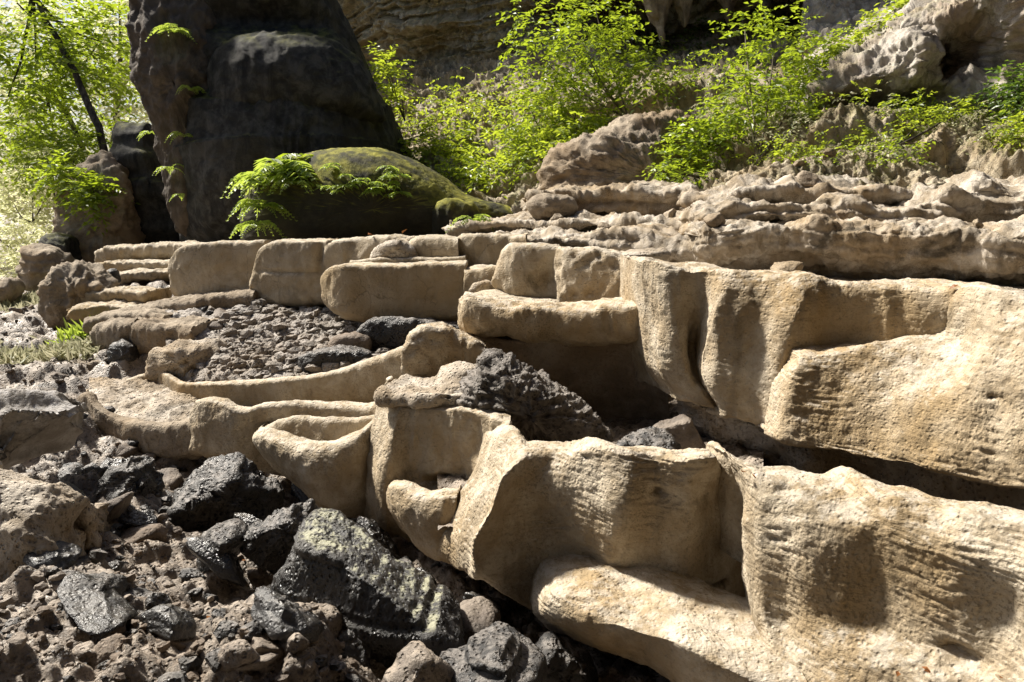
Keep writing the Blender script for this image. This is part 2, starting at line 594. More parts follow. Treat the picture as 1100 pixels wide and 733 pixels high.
M['wetblack'] = stone_mat('wet_black_rock', (0.016, 0.015, 0.015), (0.045, 0.042, 0.04), (0.03, 0.024, 0.016), (0.008, 0.008, 0.008), stain=0.4, spec=0.6, rgh=0.38, wet=.15, grain=1.0, pit=.4, toplit_lichen=.35, toplit_lichen_col=(0.26, 0.235, 0.2), dlo=.7)
M['shag'] = stone_mat('shaggy_rock', (0.09, 0.075, 0.06), (0.22, 0.19, 0.16), (0.12, 0.08, 0.045), (0.025, 0.022, 0.02), stain=0.5, spec=0.4, rgh=0.65, pit=0.9, grain=1.5, toplit_lichen=.4)
M['rubble'] = stone_mat('rubble_stone', (0.11, 0.088, 0.07), (0.28, 0.235, 0.19), (0.16, 0.105, 0.06), (0.03, 0.027, 0.024), stain=0.7, spec=0.35, rgh=0.7)
M['wetslab'] = stone_mat('wet_slab', (0.24, 0.215, 0.19), (0.44, 0.42, 0.40), (0.2, 0.17, 0.12), (0.05, 0.045, 0.04), stain=0.6, spec=0.3, rgh=0.75, toplit_lichen=.6, toplit_lichen_col=(0.48, 0.46, 0.45), dlo=.6)


def leaf_mat(name, a, b, trans=0.55, tk=1.0):
    s = NT(name)
    rnd = s.pos.outputs['Random Per Island']
    col = s.mix(rnd, a, b)
    d = s.n('ShaderNodeBsdfDiffuse'); s.l(col, d.inputs[0])
    t = s.n('ShaderNodeBsdfTranslucent')
    tc = s.mix(0.5, col, (min(1, b[0] * 2.3 * tk), min(1, b[1] * 2.2 * tk), b[2] * (0.8 if tk == 1 else 1.6)))
    s.l(tc, t.inputs[0])
    mx = s.n('ShaderNodeMixShader'); mx.inputs[0].default_value = trans
    s.l(d.outputs[0], mx.inputs[1]); s.l(t.outputs[0], mx.inputs[2])
    gl = s.n('ShaderNodeBsdfGlossy'); gl.inputs['Roughness'].default_value = 0.4
    m2 = s.n('ShaderNodeMixShader'); m2.inputs[0].default_value = 0.05
    s.l(mx.outputs[0], m2.inputs[1]); s.l(gl.outputs[0], m2.inputs[2])
    s.l(m2.outputs[0], s.out.inputs[0])
    return s.m


M['leaf'] = leaf_mat('leaf_green', (0.085, 0.15, 0.012), (0.25, 0.32, 0.035))
M['leaf_dark'] = leaf_mat('leaf_dark', (0.04, 0.09, 0.015), (0.12, 0.19, 0.03), 0.5)
M['leaf_bright'] = leaf_mat('leaf_bright', (0.13, 0.21, 0.018), (0.30, 0.36, 0.05), 0.58)
M['fern'] = leaf_mat('fern_green', (0.13, 0.22, 0.025), (0.33, 0.41, 0.07), 0.5, .95)
M['grass'] = leaf_mat('grass_pale', (0.26, 0.28, 0.11), (0.48, 0.46, 0.26), 0.4, .5)
M['pale'] = leaf_mat('leaf_glare', (0.45, 0.50, 0.20), (0.72, 0.72, 0.42), 0.6, .6)  # leaf colour bleached to stand for the blown-out glare outside
M['litter'] = leaf_mat('fallen_leaf', (0.22, 0.07, 0.025), (0.33, 0.16, 0.05), 0.2)
sb = NT('bark')
M['bark'] = sb.surf(sb.mix(sb.ramp(sb.noise(14, 6, 0.6, stretch=(1, 1, 0.25)), 0.4, 0.65), (0.035, 0.028, 0.02), (0.12, 0.1, 0.075)), 0.9,
                    sb.bump(sb.noise(20, 5, 0.6, stretch=(1, 1, 0.2)), 0.6, 0.02))
sb = NT('pale_bark')
M['pale_bark'] = sb.surf(sb.mix(sb.ramp(sb.noise(14, 6, 0.6, stretch=(1, 1, 0.25)), 0.4, 0.65), (0.14, 0.11, 0.08), (0.32, 0.27, 0.2)), 0.9)

# ------------------------------------------------------------------ ground
GC = np.array([
    # x, y, z
    (-6, 1, .15), (-3, 1.5, .1), (-1.2, 1.5, 0), (0, 1.5, -.2), (2, 1.5, -.3), (5, 1.5, -.3),
    (-3.5, 3, .05), (-2, 3, .02), (-1, 2.8, -.04), (-.3, 2.8, -.3), (.5, 2.8, -.45), (2, 3, -.35), (4, 3, -.3),
    (-4, 4.5, 0), (-2.5, 4.5, -.05), (-1.5, 4.3, -.28), (-.9, 4, -.4), (-.4, 4, -.5), (.2, 3.7, -.55), (.1, 3.3, -.5), (1.5, 4, -.3),
    (-5, 6, 0), (-3.6, 6, 0), (-2.6, 5.2, -.28), (-2, 5.4, -.42), (-1.2, 5, -.5), (0, 5, -.3), (2, 5, -.2), (5, 5, -.2),
    (-3.4, 6.6, -.1), (-3.2, 7.2, -.02), (-2.8, 6.3, -.2), (-3.6, 7.8, .2), (-2.8, 7, 0), (-1.5, 7, .1), (0, 7, 0), (2, 7, .1),
    (-7, 8, 0), (-5, 8, .05), (-5, 9.5, .1), (-4.2, 8.6, .25), (-4.3, 9.6, .4), (-4.4, 10.6, .6), (-4.6, 11.6, .75), (-4.6, 12.5, .9), (-3.5, 9, .4),
    (-8, 12, .1), (-6.5, 11, .15), (-7, 16, .2), (-10, 18, .1), (-12, 12, 0),
    (-2, 10, .6), (0, 9, .5), (-4, 14, .9), (-2, 14, 1.0), (0, 12, 1.0),
    (2, 9, .8), (5, 9, .8), (8, 9, 1.0),
    (-9, 25, .2), (-16, 25, .2), (-25, 30, .5), (-40, 50, 2), (0, 30, 2), (15, 30, 3), (20, 15, 2), (0, 60, 4), (30, 60, 4), (-15, 5, .1),
    (-30, 10, .3), (12, 2, .5), (-6, 20, .4),
])


def gbase(x, y):
    x = np.asarray(x, float); y = np.asarray(y, float)
    num = 0; den = 0
    for cx, cy, cz in GC:
        s = 0.22 + 0.07 * cy
        d2 = ((x - cx) ** 2 + (y - cy) ** 2) / s ** 2
        wt = 1 / (0.02 + d2) ** 1.8
        num = num + wt * cz; den = den + wt
    return num / den


def gheight(x, y):
    z = gbase(x, y)
    p = np.stack([x, y, 0 * x], -1)
    pit = np.stack([x, y, z * 2], -1)
    wp = p + .08 * np.stack([fbm(p, 4, 2), fbm(p + 9, 4, 2), 0 * x], -1)
    z = z + 0.11 * fbm(p, 1.1, 3) + 0.10 * fbm(p + 5, 2.8, 4, .55, True) + 0.13 * (0.5 - cells(wp, 3.6)) + 0.075 * (0.5 - cells(wp + 3, 9)) + 0.035 * fbm(p, 17, 4, .65)
    return z


ny, nx = 620, 640
yy = np.concatenate([np.geomspace(1.3, 12, 520), np.geomspace(12.15, 400, ny - 520)])
ss = np.linspace(-1.15, 1.15, nx)
GX = ss[None, :] * (yy[:, None] + 0.6)
GY = np.repeat(yy[:, None], nx, 1)
GZ = gheight(GX, GY)
gr = link_mesh('ground', np.stack([GX, GY, GZ], -1).reshape(-1, 3), grid_faces(ny, nx), M['soil'], center=False)
tag(gr, 'rough brown rubble ground running to the cave mouth', 'ground', kind='structure')


def on_ground(u, v):
    Y = np.geomspace(1.4, 60, 1500)
    q = P(np.full_like(Y, u), np.full_like(Y, v), Y)
    h = gbase(q[:, 0], q[:, 1])
    k = np.argmax(q[:, 2] < h)
    return q[k]


# basin and terrace floors behind the rims, and an unseen roof added to darken and warm the shade
SOILR = [('fbm', .06, 1.6), ('ridge', .04, 4), ('lump', .05, 6), ('lump', .03, 14), ('fine', .015, 25)]
BF, BFG = sheet('basin_floor', [178, 215, 260, 330, 400, 460, 520], [452, 425, 400, 380, 360, 345, 330],
                [[6.8, 6.5, 6.25, 6.1, 5.95, 5.7, 5.6], [6.85, 6.6, 6.4, 6.25, 6.1, 5.9, 5.8], [7.0, 6.8, 6.6, 6.5, 6.4, 6.3, 6.2], [7.1] * 7, [7.6] * 7, [8.1] * 7, [8.7] * 7], M['basin'], res=.014, rec=SOILR)
tag(BF, 'grey rubble floor of the basin behind the thin dam', 'ground', kind='structure')
HF, _ = sheet('hollow_floor', [470, 520, 580, 640, 720, 780, 820], [560, 520, 495, 470, 440],
              [[3.9, 3.9, 3.7, 3.5, 3.45, 3.4, 3.4], [4.3, 4.2, 3.9, 3.75, 3.7, 3.7, 3.7], [4.7, 4.6, 4.4, 4.3, 4.2, 4.1, 4.1], [5.2, 5.2, 5.1, 5.0, 4.9, 4.8, 4.8], [5.9] * 7], M['soil'], res=.016, rec=SOILR)
tag(HF, 'dark muddy floor of the hollow behind the front wall', 'ground', kind='structure')


def floor_patch(name, x0, x1, y0, y1, zf, label, mat, res=.03):
    x = np.linspace(x0, x1, int((x1 - x0) / res)); y = np.linspace(y0, y1, int((y1 - y0) / res))
    X, Yg = np.meshgrid(x, y)
    p = np.stack([X, Yg, 0 * X], -1)
    Z = zf(X, Yg) + .08 * fbm(p, 1.3, 3) + .04 * fbm(p, 4, 3, .5, True) + .02 * fbm(p, 14, 2)
    return tag(link_mesh(name, np.stack([X, Yg, Z], -1).reshape(-1, 3), grid_faces(len(y), len(x)), M[mat], center=False), label, 'ground', kind='structure')


floor_patch('terrace_floor', .8, 8, 4.9, 9.5, lambda x, y: 1.0 + .03 * (y - 5), 'stone floor between the upper wall and the slope', 'lime_rough')
floor_patch('terrace_floor', 2.9, 9, 3.4, 4.95, lambda x, y: .98 + 0 * x, 'stone floor behind the far right end of the upper wall', 'lime_rough')
floor_patch('back_floor', -4.0, 1.2, 9.6, 14, lambda x, y: 1.0 + .02 * (y - 8), 'stone floor behind the block row', 'soil')
tt = np.linspace(0, 1, 60)[:, None]; xx = np.linspace(-7, 22, 120)[None, :]
ang = tt * math.pi * .5
RX = xx + 0 * tt
RY = 4.2 - 12 * np.clip(np.cos(ang), 0, 1) ** 1.3 + 0.22 * np.clip(RX - 1, 0, 20) * tt
RZ = -1 + 10.0 * np.sin(ang) + .03 * RX
RGd = np.stack([RX, RY, RZ], -1)
RGd = RGd + .6 * np.stack([fbm(RGd + 40 * q, .35, 4) for q in (0, 1, 2)], -1)
tag(link_mesh('shade_roof', RGd.reshape(-1, 3), grid_faces(60, 120), M['brown'], center=False), 'unseen brown rock roof and back wall added around the viewer to darken and warm the shade', 'added shade roof', kind='structure')

# ------------------------------------------------------------------ far structure
us = [300, 370, 430, 500, 560, 620, 680, 750, 820, 900, 1000, 1100, 1230]
vs = [255, 200, 160, 110, 60, 20, -40, -170]
YT = [
    [15, 13.5, 12.5, 11.5, 10.7, 10.2, 9.8, 9.2, 8.6, 8.1, 7.6, 7.2, 7],
    [17, 16.5, 15, 13.5, 12, 11.5, 11, 10, 9.2, 8.8, 8.2, 7.8, 7.5],
    [19, 19, 17.5, 15, 13.5, 13, 13, 11.5, 10.3, 9.5, 9, 8.5, 8],
    [22, 22, 20, 18, 16, 15, 14.5, 13, 12, 11.8, 11.3, 10.2, 9],
    [23, 22.5, 21, 20, 18.5, 17.5, 17, 16.5, 15, 14, 13, 11.5, 10],
    [23, 22, 20.6, 19.6, 19, 19.5, 19.5, 19, 18, 16.5, 13, 12, 11],
    [22.5, 21.5, 20, 19, 18.5, 18.5, 18, 17.5, 17, 16, 13.5, 12.5, 11.5],
    [22, 21, 19.5, 18.5, 17, 15.5, 14.5, 14, 14, 14, 13, 12, 12],
]
us = us + [1420, 1700]
YT = [q + [q[-1] - .2, q[-1] - .5] for q in YT]
HILL, HG = sheet('hillside', us, vs, YT, M['cliff'], res=0.023, nmax=1000,
                 rec=[('strata', .15, 2.6, 1.6), ('chip', .3, 2.2), ('fbm', .36, .6), ('fbm', .14, 2.0), ('strata', .10, 5, 2.5), ('lump', .08, 5), ('pit', .10, 5), ('ridge', .11, 4.5), ('chip', .06, 7), ('fine', .07, 12), ('fine', .03, 34)],
                 dents=[(P(720, 30, 18), (1.6, 3, 1.2), (0, 2.5, 0)), (P(900, 20, 16), (1.2, 3, 1.0), (0, 2.0, 0))])
tag(HILL, 'layered brown limestone slope and cliff behind the terraces', 'hillside', kind='structure')

PR = [('fbm', .13, .7), ('fbm', .06, 2.0), ('flute', .03, 3.2), ('flute', .018, 8), ('fine', .02, 9)]
pil = inflate('stalagmite', [(198, 92), (222, 76), (275, 68), (340, 72), (386, 84), (410, 108), (428, 150), (437, 200), (430, 262), (330, 285), (240, 280), (205, 262), (196, 225), (190, 150)],
              14.9, 2.3, 2.4, M['pillar'], res=0.028, center=(310, 175), pw=2.3, rec=[('ledge', .07, .25, (3.45, 2.75))] + PR)
tag(pil, 'huge dark bulging stalagmite pillar with mossy ledges rising behind the fern mound', 'stalagmite')
ul = inflate('upper_lobe', [(168, 10), (185, -22), (220, -36), (290, -40), (335, -30), (356, -4), (372, 30), (392, 76), (385, 115), (300, 130), (220, 125), (188, 105), (172, 60)],
             15.2, 1.9, 2.2, M['pillar'], res=0.03, parent=pil, center=(280, 45), pw=2.3, rec=PR, dents=[(P(285, 12, 13.3), (2.0, 2, .4), (0, .7, 0))])
pl = inflate('flank', [(136, -20), (170, -32), (215, -32), (236, 0), (240, 80), (244, 150), (246, 215), (236, 262), (205, 262), (197, 235), (188, 200), (172, 140), (155, 70), (140, 10)],
             14.3, 1.0, 1.4, M['pillar_brown'], res=0.025, parent=pil, center=(188, 90), pw=2.0,
             rec=[('flute', .05, 2.2), ('flute', .03, 6), ('fbm', .22, .9), ('ridge', .08, 1.8), ('fbm', .05, 4), ('fine', .03, 11)])
tag(pl, 'brown fluted flank of the dark stalagmite')
led = inflate('shoulder', [(226, 76), (244, 46), (290, 36), (340, 40), (378, 58), (402, 92), (412, 126), (330, 140), (240, 132), (228, 104)], 13.6, .85, 1.6, M['pillar'], res=0.03, parent=pil,
              rec=[('fbm', .08, 1.2), ('flute', .03, 4), ('fbm', .03, 5), ('fine', .012, 12)])
sp = inflate('stalagmite', [(118, 140), (130, 128), (160, 130), (172, 150), (190, 200), (214, 240), (212, 275), (150, 278), (140, 240), (128, 190)], 16, .8, 1.2, M['pillar'], res=0.03,
             rec=[('strata', .09, 1.6, .5), ('fbm', .1, 1.2), ('flute', .04, 3), ('fine', .02, 9)])
tag(sp, 'short dark stalagmite stump with a flat mossy top left of the big pillar', 'stalagmite')
rk = inflate('rock_ledge', [(66, 235), (75, 205), (95, 180), (120, 168), (140, 185), (148, 240), (150, 285), (110, 290), (80, 285), (70, 262)], 15.5, .8, 1.0, M['brown'], res=0.03,
             rec=[('fbm', .25, 1.3), ('ridge', .12, 3), ('fine', .04, 10)])
tag(rk, 'craggy brown rock under the dark stump at the cave mouth', 'rock')
md = inflate('mossy_mound', [(262, 240), (268, 212), (285, 190), (318, 170), (360, 160), (400, 160), (440, 171), (475, 190), (505, 212), (545, 222), (560, 232), (550, 262), (420, 275), (300, 272), (264, 262)],
             11.6, 1.2, 1.6, M['mound'], res=0.025, center=(400, 225), pw=2.4,
             rec=[('fbm', .05, .9), ('fbm', .015, 6), ('fine', .018, 22)])
tag(md, 'low rounded boulder with green moss on top and a dark front wall', 'boulder')
k = inflate('toe', [(462, 235), (470, 218), (490, 214), (515, 225), (522, 245), (500, 256), (465, 254)], 10.6, .3, .6, M['mound'], res=0.02, parent=md, rec=[('flute', .03, 6), ('fbm', .05, 2.5)])

bl = inflate('boulder', [(580, 190), (592, 172), (620, 155), (640, 142), (665, 130), (700, 122), (735, 128), (748, 160), (745, 205), (700, 215), (620, 215), (585, 210)], 11.2, .8, 1.2, M['brown'], res=0.02, center=(705, 192),
             rec=[('strata', .05, 3, .6), ('fbm', .22, 1.4), ('ridge', .05, 3.5), ('chip', .12, 5), ('pit', .05, 9), ('fine', .05, 14), ('fine', .02, 40)])
tag(bl, 'lumpy brown boulder on the slope above the stacked ledges', 'boulder')
OY = 10.4
OQ = [[11.5] * 10,
               [11.4, 10.8, 10.6, 10.5, 10.4, 10.2, 9.9, 9.6, 9.4, 9.2],
               [11.4, 10.6, 10.5, 10.5, 10.4, 10.0, 9.7, 9.4, 9.2, 9.0],
               [11.6, 10.3, 10.0, 9.95, 9.9, 9.8, 9.6, 9.3, 9.1, 8.9],
               [12.5, 10.9, 10.2, 10.0, 9.8, 9.65, 9.5, 9.3, 9.1, 8.9],
               [13, 12.5, 11.3, 10.5, 9.9, 9.6, 9.4, 9.3, 9.1, 8.9],
               [13, 13, 13, 12, 10.7, 9.9, 9.5, 9.3, 9.1, 8.9],
               [13.5, 13.5, 13.5, 13.5, 12.5, 10.7, 9.7, 9.4, 9.1, 8.9],
               [14, 14, 14, 14, 14, 13, 11, 9.8, 9.3, 9],
               [14] * 10]
OQ = [q + [q[-1] - .2, q[-1] - .5] for q in OQ]
oc, _ = sheet('rock_outcrop', [862, 885, 915, 945, 975, 1010, 1050, 1100, 1150, 1220, 1420, 1700], [140, 122, 112, 100, 80, 55, 25, 0, -40, -90], OQ, M['grey'], res=.018,
              rec=[('fbm', .22, 1.2), ('flute', .09, 2.4), ('chip', .12, 2.6), ('strata', .04, 6, 2.5), ('pit', .08, 5), ('ridge', .08, 3.6), ('chip', .08, 6), ('fine', .05, 13), ('fine', .02, 36)],
              dents=[(P(1066, 48, 9.4), (.42, 2, .42), (.1, 1.8, .15)), (P(945, 104, 10), (.55, 2, .13), (0, 1.3, 0)), (P(1005, 100, 9.8), (.22, 2, .14), (0, 1.0, 0)), (P(1020, 25, 9.6), (.16, 2, .18), (0, .7, 0))])
tag(oc, 'grey limestone outcrop with a dark hollow above the right slope', 'rock outcrop')
for (a, b, nm) in (((695, -60), (712, 48), 0), ((722, -70), (735, 30), 1), ((770, -70), (783, 26), 2), ((806, -60), (822, 22), 0), ((856, -60), (868, 14), 1)):
    st = inflate('stalactite', [(a[0] - 14, a[1]), (a[0] + 18, a[1]), (b[0] + 9, (a[1] + b[1]) / 2), (b[0] + 4, b[1] - 12), (b[0], b[1]), (b[0] - 5, b[1] - 14), (a[0] - 8, (a[1] + b[1]) / 2)],
                 16.5, .3, .3, M['brown'], res=0.03, rec=[('flute', .08, 3), ('fbm', .1, 2)])
    tag(st, 'brown stalactite hanging in the dark recess at the top, %s' % {695: 'biggest and leftmost', 722: 'right beside the biggest', 770: 'third from the left', 806: 'fourth from the left', 856: 'rightmost'}[a[0]],
        'stalactite', 'stalactites in the recess')

# ------------------------------------------------------------------ right and back terraces
RG = [('fbm', .08, 1.8), ('jag', .05, 2.2), ('chip', .05, 9), ('strata', .02, 12, 3), ('fbm', .05, 5), ('fine', .03, 15), ('fine', .014, 46)]
RT = [('fbm', .15, 1.6), ('strata', .06, 9, 3), ('ridge', .03, 3.4)] + RG[1:]
t = wall('rimstone_terrace', [(738, 210, 8.6), (770, 203, 8.4), (800, 196, 8.2), (835, 191, 8.1), (870, 199, 8.0), (905, 196, 7.9), (950, 200, 7.8), (1010, 206, 7.7)],
         [(745, 232), (770, 226), (800, 222), (835, 220), (870, 224), (905, 222), (950, 226), (1010, 230)], M['ledge'], res=.013, thick=1.2, drop=.5, rim=.05, rec=RT,
         prof=((0, 0), (.25, -.08), (.55, -.06), (1, .25)))
tag(t, 'topmost bumpy pale terrace along the foot of the right slope', 'rock terrace')
t = wall('rimstone_terrace', [(746, 228, 7.8), (790, 222, 7.7), (830, 219, 7.6), (870, 222, 7.5), (915, 219, 7.45), (960, 222, 7.4), (1000, 214, 7.35), (1030, 200, 7.3), (1060, 187, 7.25), (1095, 192, 7.1), (1160, 186, 6.9), (1230, 190, 6.8), (1400, 188, 6.6), (1650, 192, 6.4)],
         [(748, 246), (790, 244), (830, 244), (870, 246), (915, 246), (960, 250), (1000, 252), (1030, 252), (1060, 254), (1095, 258), (1160, 262), (1230, 264), (1400, 268), (1650, 272)], M['ledge'], res=.013, thick=1.0, drop=.5, rim=.05, rec=RT,
         prof=((0, 0), (.2, -.12), (.5, -.14), (.75, .0), (1, .3)))
tag(t, 'second broken terrace under the topmost one, swelling into knobs at its right end', 'rock terrace')
t = wall('rimstone_terrace', [(745, 252, 7.2), (758, 243, 7.0), (800, 239, 6.9), (850, 238, 6.8), (880, 235, 6.65), (920, 240, 6.5), (960, 238, 6.4), (1000, 244, 6.25), (1030, 240, 6.2), (1070, 252, 6.0), (1100, 244, 5.9), (1160, 236, 5.8), (1350, 244, 5.5), (1600, 240, 5.3)],
         [(748, 285), (762, 292), (800, 298), (850, 300), (880, 303), (920, 305), (960, 308), (1000, 311), (1030, 313), (1070, 317), (1100, 318), (1160, 320), (1350, 325), (1600, 330)], M['ledge'], res=.012, thick=1.0, drop=.5, rim=.04, rec=[('fbm', .09, 1.7)] + RG[1:],
         prof=((0, 0), (.15, -.10), (.45, -.10), (.72, .06), (1, .38)))
tag(t, 'long speckled terrace wall just above the big pale upper wall', 'rock terrace')
for (rim, ft, lab, Ym) in (
        ([(565, 212, 10), (590, 206, 9.8), (640, 204, 9.5), (690, 202, 9.2), (745, 203, 8.9)], [(565, 238), (590, 238), (640, 236), (690, 236), (745, 240)], 'knobbly ledge topmost of the stacked ledges below the brown boulder', 0),
        ([(482, 244, 9.6), (540, 238, 9.2), (600, 236, 8.8), (670, 234, 8.4), (755, 236, 8.0)], [(482, 256), (540, 252), (600, 252), (670, 252), (755, 256)], 'thin ledge in the middle of the stacked ledges below the brown boulder', 0),
        ([(500, 254, 8.8), (560, 250, 8.4), (620, 248, 8.0), (690, 250, 7.6), (760, 252, 7.3)], [(500, 270), (560, 272), (620, 280), (690, 284), (760, 288)], 'lowest dark ledge of the stack, behind the rimstone blocks', 0)):
    t = wall('rock_ledge', rim, ft, M['ledge'], prof=((0, 0), (.2, -.06), (.5, -.05), (1, .25)), res=.014, thick=1.1, drop=.4, rim=.05, rec=[('fbm', .12, 2.0), ('strata', .05, 8, 1.5)] + RG[1:])
    tag(t, lab, 'rock ledge')
t = inflate('boulder', [(568, 222), (575, 212), (592, 207), (612, 210), (622, 224), (618, 236), (580, 236)], 9.3, .3, .4, M['brown'], res=.014, rec=[('fbm', .08, 3), ('fine', .02, 14)])
tag(t, 'small rounded brown boulder on the end of the topmost stacked ledge', 'boulder')

# ------------------------------------------------------------------ block row
SM = [('fbm', .035, 2.0), ('jag', .025, 2.5), ('chip', .03, 7), ('fbm', .012, 6), ('fine', .009, 16), ('fine', .004, 50)]
PB = ((0, 0), (.1, -.025), (.5, -.05), (.88, -.045), (1, .03))
def block(lab, line, ft, mat='lime_plain', prof=PB, rec=SM, name='rimstone_block', **kw):
    kw = dict(dict(res=.012, thick=.5, drop=.5, rim=.028), **kw)
    t = wall(name, line, ft, M[mat], prof=prof, rec=rec, **kw)
    tag(t, lab, 'rimstone block')
    return t

block('smooth plain tan block at the left end of the block row', [(180, 282, 9.3), (190, 268, 9.2), (215, 261, 9.1), (250, 260, 9.0), (284, 259, 8.9)], [(181, 312), (190, 321), (215, 322), (250, 319), (282, 314)], rim=.03)
block('tan block with a level crack across its face, second in the block row', [(268, 300, 8.7), (280, 266, 8.6), (300, 259, 8.5), (330, 258, 8.4), (352, 258, 8.4)], [(269, 312), (280, 325), (300, 329), (330, 328), (352, 326)],
      dents=[(P(310, 292, 8.45), (.45, .5, .03), (0, .05, 0)), (P(342, 275, 8.3), (.05, .5, .2), (0, .08, 0))], rec=[('fbm', .05, 2.5)] + SM[1:])
block('tan block with fluted left edge behind the wide ledged block', [(344, 266, 8.5), (352, 260, 8.4), (385, 256, 8.3), (420, 254, 8.2), (446, 256, 8.1)], [(346, 292), (352, 294), (385, 294), (420, 292), (446, 290)], rec=[('flute', .03, 5)] + SM)
block('roll shaped block right of the crumbled lump', [(436, 262, 8.0), (448, 254, 7.9), (470, 254, 7.8), (492, 256, 7.7)], [(436, 276), (448, 280), (470, 280), (492, 278)])
t = inflate('broken_lump', [(402, 277), (408, 268), (420, 261), (436, 262), (446, 276), (425, 279)], 7.9, .15, .25, M['lime_rough'], res=.012, rec=[('ridge', .05, 5), ('fbm', .04, 3)])
tag(t, 'crumbled pale stone lump between the ledged block and the roll shaped block', 'stone')
block('squat block with a bright left corner, below the stacked ledges', [(486, 262, 7.9), (496, 252, 7.8), (530, 251, 7.7), (566, 252, 7.5)], [(488, 284), (496, 290), (530, 292), (566, 290)], rec=[('fbm', .05, 2.5)] + SM[1:])
b = block('wide drum shaped block with a ledge on top, middle of the row', [(345, 300, 7.7), (356, 288, 7.5), (372, 285, 7.4), (410, 284, 7.35), (455, 283, 7.3), (500, 283, 7.25)], [(346, 322), (356, 334), (372, 342), (410, 346), (455, 348), (500, 344)], thick=.7, rim=.02)
k = wall('ledge', [(376, 281, 7.9), (400, 278, 7.75), (450, 278, 7.7), (500, 274, 7.6)], [(376, 287), (400, 287), (450, 287), (500, 284)], M['lime_plain'], res=.012, thick=.4, drop=.2, rim=.02, rec=SM, parent=b)
block('low block joining the drum shaped block to the pot shaped one', [(498, 290, 7.2), (515, 287, 7.15), (540, 288, 7.1)], [(498, 316), (515, 322), (540, 324)], rec=[('fbm', .05, 3)] + SM[1:])
t = inflate('stone', [(503, 312), (510, 303), (522, 301), (530, 308), (528, 318), (508, 318)], 6.9, .1, .1, M['lime_rough'], res=.01, rec=[('fbm', .04, 5)])
tag(t, 'small round stone at the foot of the pot shaped block', 'stone')
block('pot shaped block with flaring bright left side', [(534, 284, 6.6), (540, 270, 6.5), (552, 263, 6.4), (575, 264, 6.35), (602, 266, 6.3)], [(528, 304), (540, 316), (556, 322), (578, 324), (604, 324)], 'lime', dents=[(P(590, 300, 6.2), (.12, .4, .15), (0, .1, 0))])
block('rough pitted bright block with a flat top, left of the big upper wall', [(598, 272, 6.3), (604, 268, 6.1), (640, 269, 6.0), (670, 272, 5.9), (700, 275, 5.8)], [(600, 322), (606, 326), (640, 328), (670, 330), (700, 332)], 'lime', rec=[('fbm', .06, 2.5), ('pit', .04, 8), ('fine', .015, 18)],
      prof=((0, 0), (.1, -.03), (.5, -.09), (.9, -.13), (1, -.1)))
t = inflate('flat_stone', [(668, 274), (690, 268), (712, 268), (722, 274), (715, 280), (680, 280)], 5.7, .15, .3, M['lime_rough'], res=.01, rec=[('fbm', .03, 5)])
tag(t, 'thin flat stone on top beside the upper wall corner', 'stone')
t = wall('bench', [(496, 322, 6.0), (520, 317, 6.2), (560, 320, 6.2), (605, 323, 6.1)], [(496, 332), (520, 332), (560, 334), (605, 334)], M['lime_plain'], res=.012, thick=.6, drop=.2, rim=.03, rec=SM)
tag(t, 'low bench of stone under the pot shaped block', 'rock ledge')
block('long rounded rim wall in the middle above the dark hollow', [(493, 326, 5.6), (500, 320, 5.5), (530, 325, 5.42), (570, 328, 5.36), (610, 330, 5.3), (650, 328, 5.25), (696, 322, 5.2)],
      [(494, 346), (500, 356), (530, 362), (570, 364), (610, 366), (650, 366), (698, 364)], 'lime', name='rimstone_wall', thick=.5, rim=.035, res=.009, prof=((0, 0), (.12, -.06), (.5, -.09), (.88, -.03), (1, .02)), rec=[('fbm', .05, 2.4), ('jag', .03, 2.5), ('chip', .04, 7), ('flute', .012, 7), ('fbm', .015, 7), ('fine', .01, 18), ('fine', .004, 50)])
block('dark recessed basin wall with an ochre fringe, in the shaded hollow', [(486, 366, 5.7), (510, 362, 5.6), (550, 366, 5.5), (600, 365, 5.45), (650, 364, 5.4), (690, 366, 5.3), (716, 372, 5.2)],
      [(470, 470), (500, 480), (550, 490), (600, 500), (650, 500), (690, 490), (720, 480)], 'brown', name='basin_wall', thick=.4, rim=.02, res=.012, prof=((0, 0), (.06, .03), (.4, .18), (.8, .35), (1, .45)))  # darker brown stone here stands in for the shade of the recess
block('pale folded arm of rock curling round the dark hollow', [(434, 372, 5.2), (440, 362, 5.2), (462, 353, 5.25), (494, 362, 5.3), (520, 375, 5.2)],
      [(437, 402), (445, 406), (470, 405), (500, 402), (520, 405)], 'lime', name='rimstone_wall', thick=.25, rim=.03, res=.009, rec=[('fbm', .06, 3), ('ridge', .03, 7)] + SM[1:])

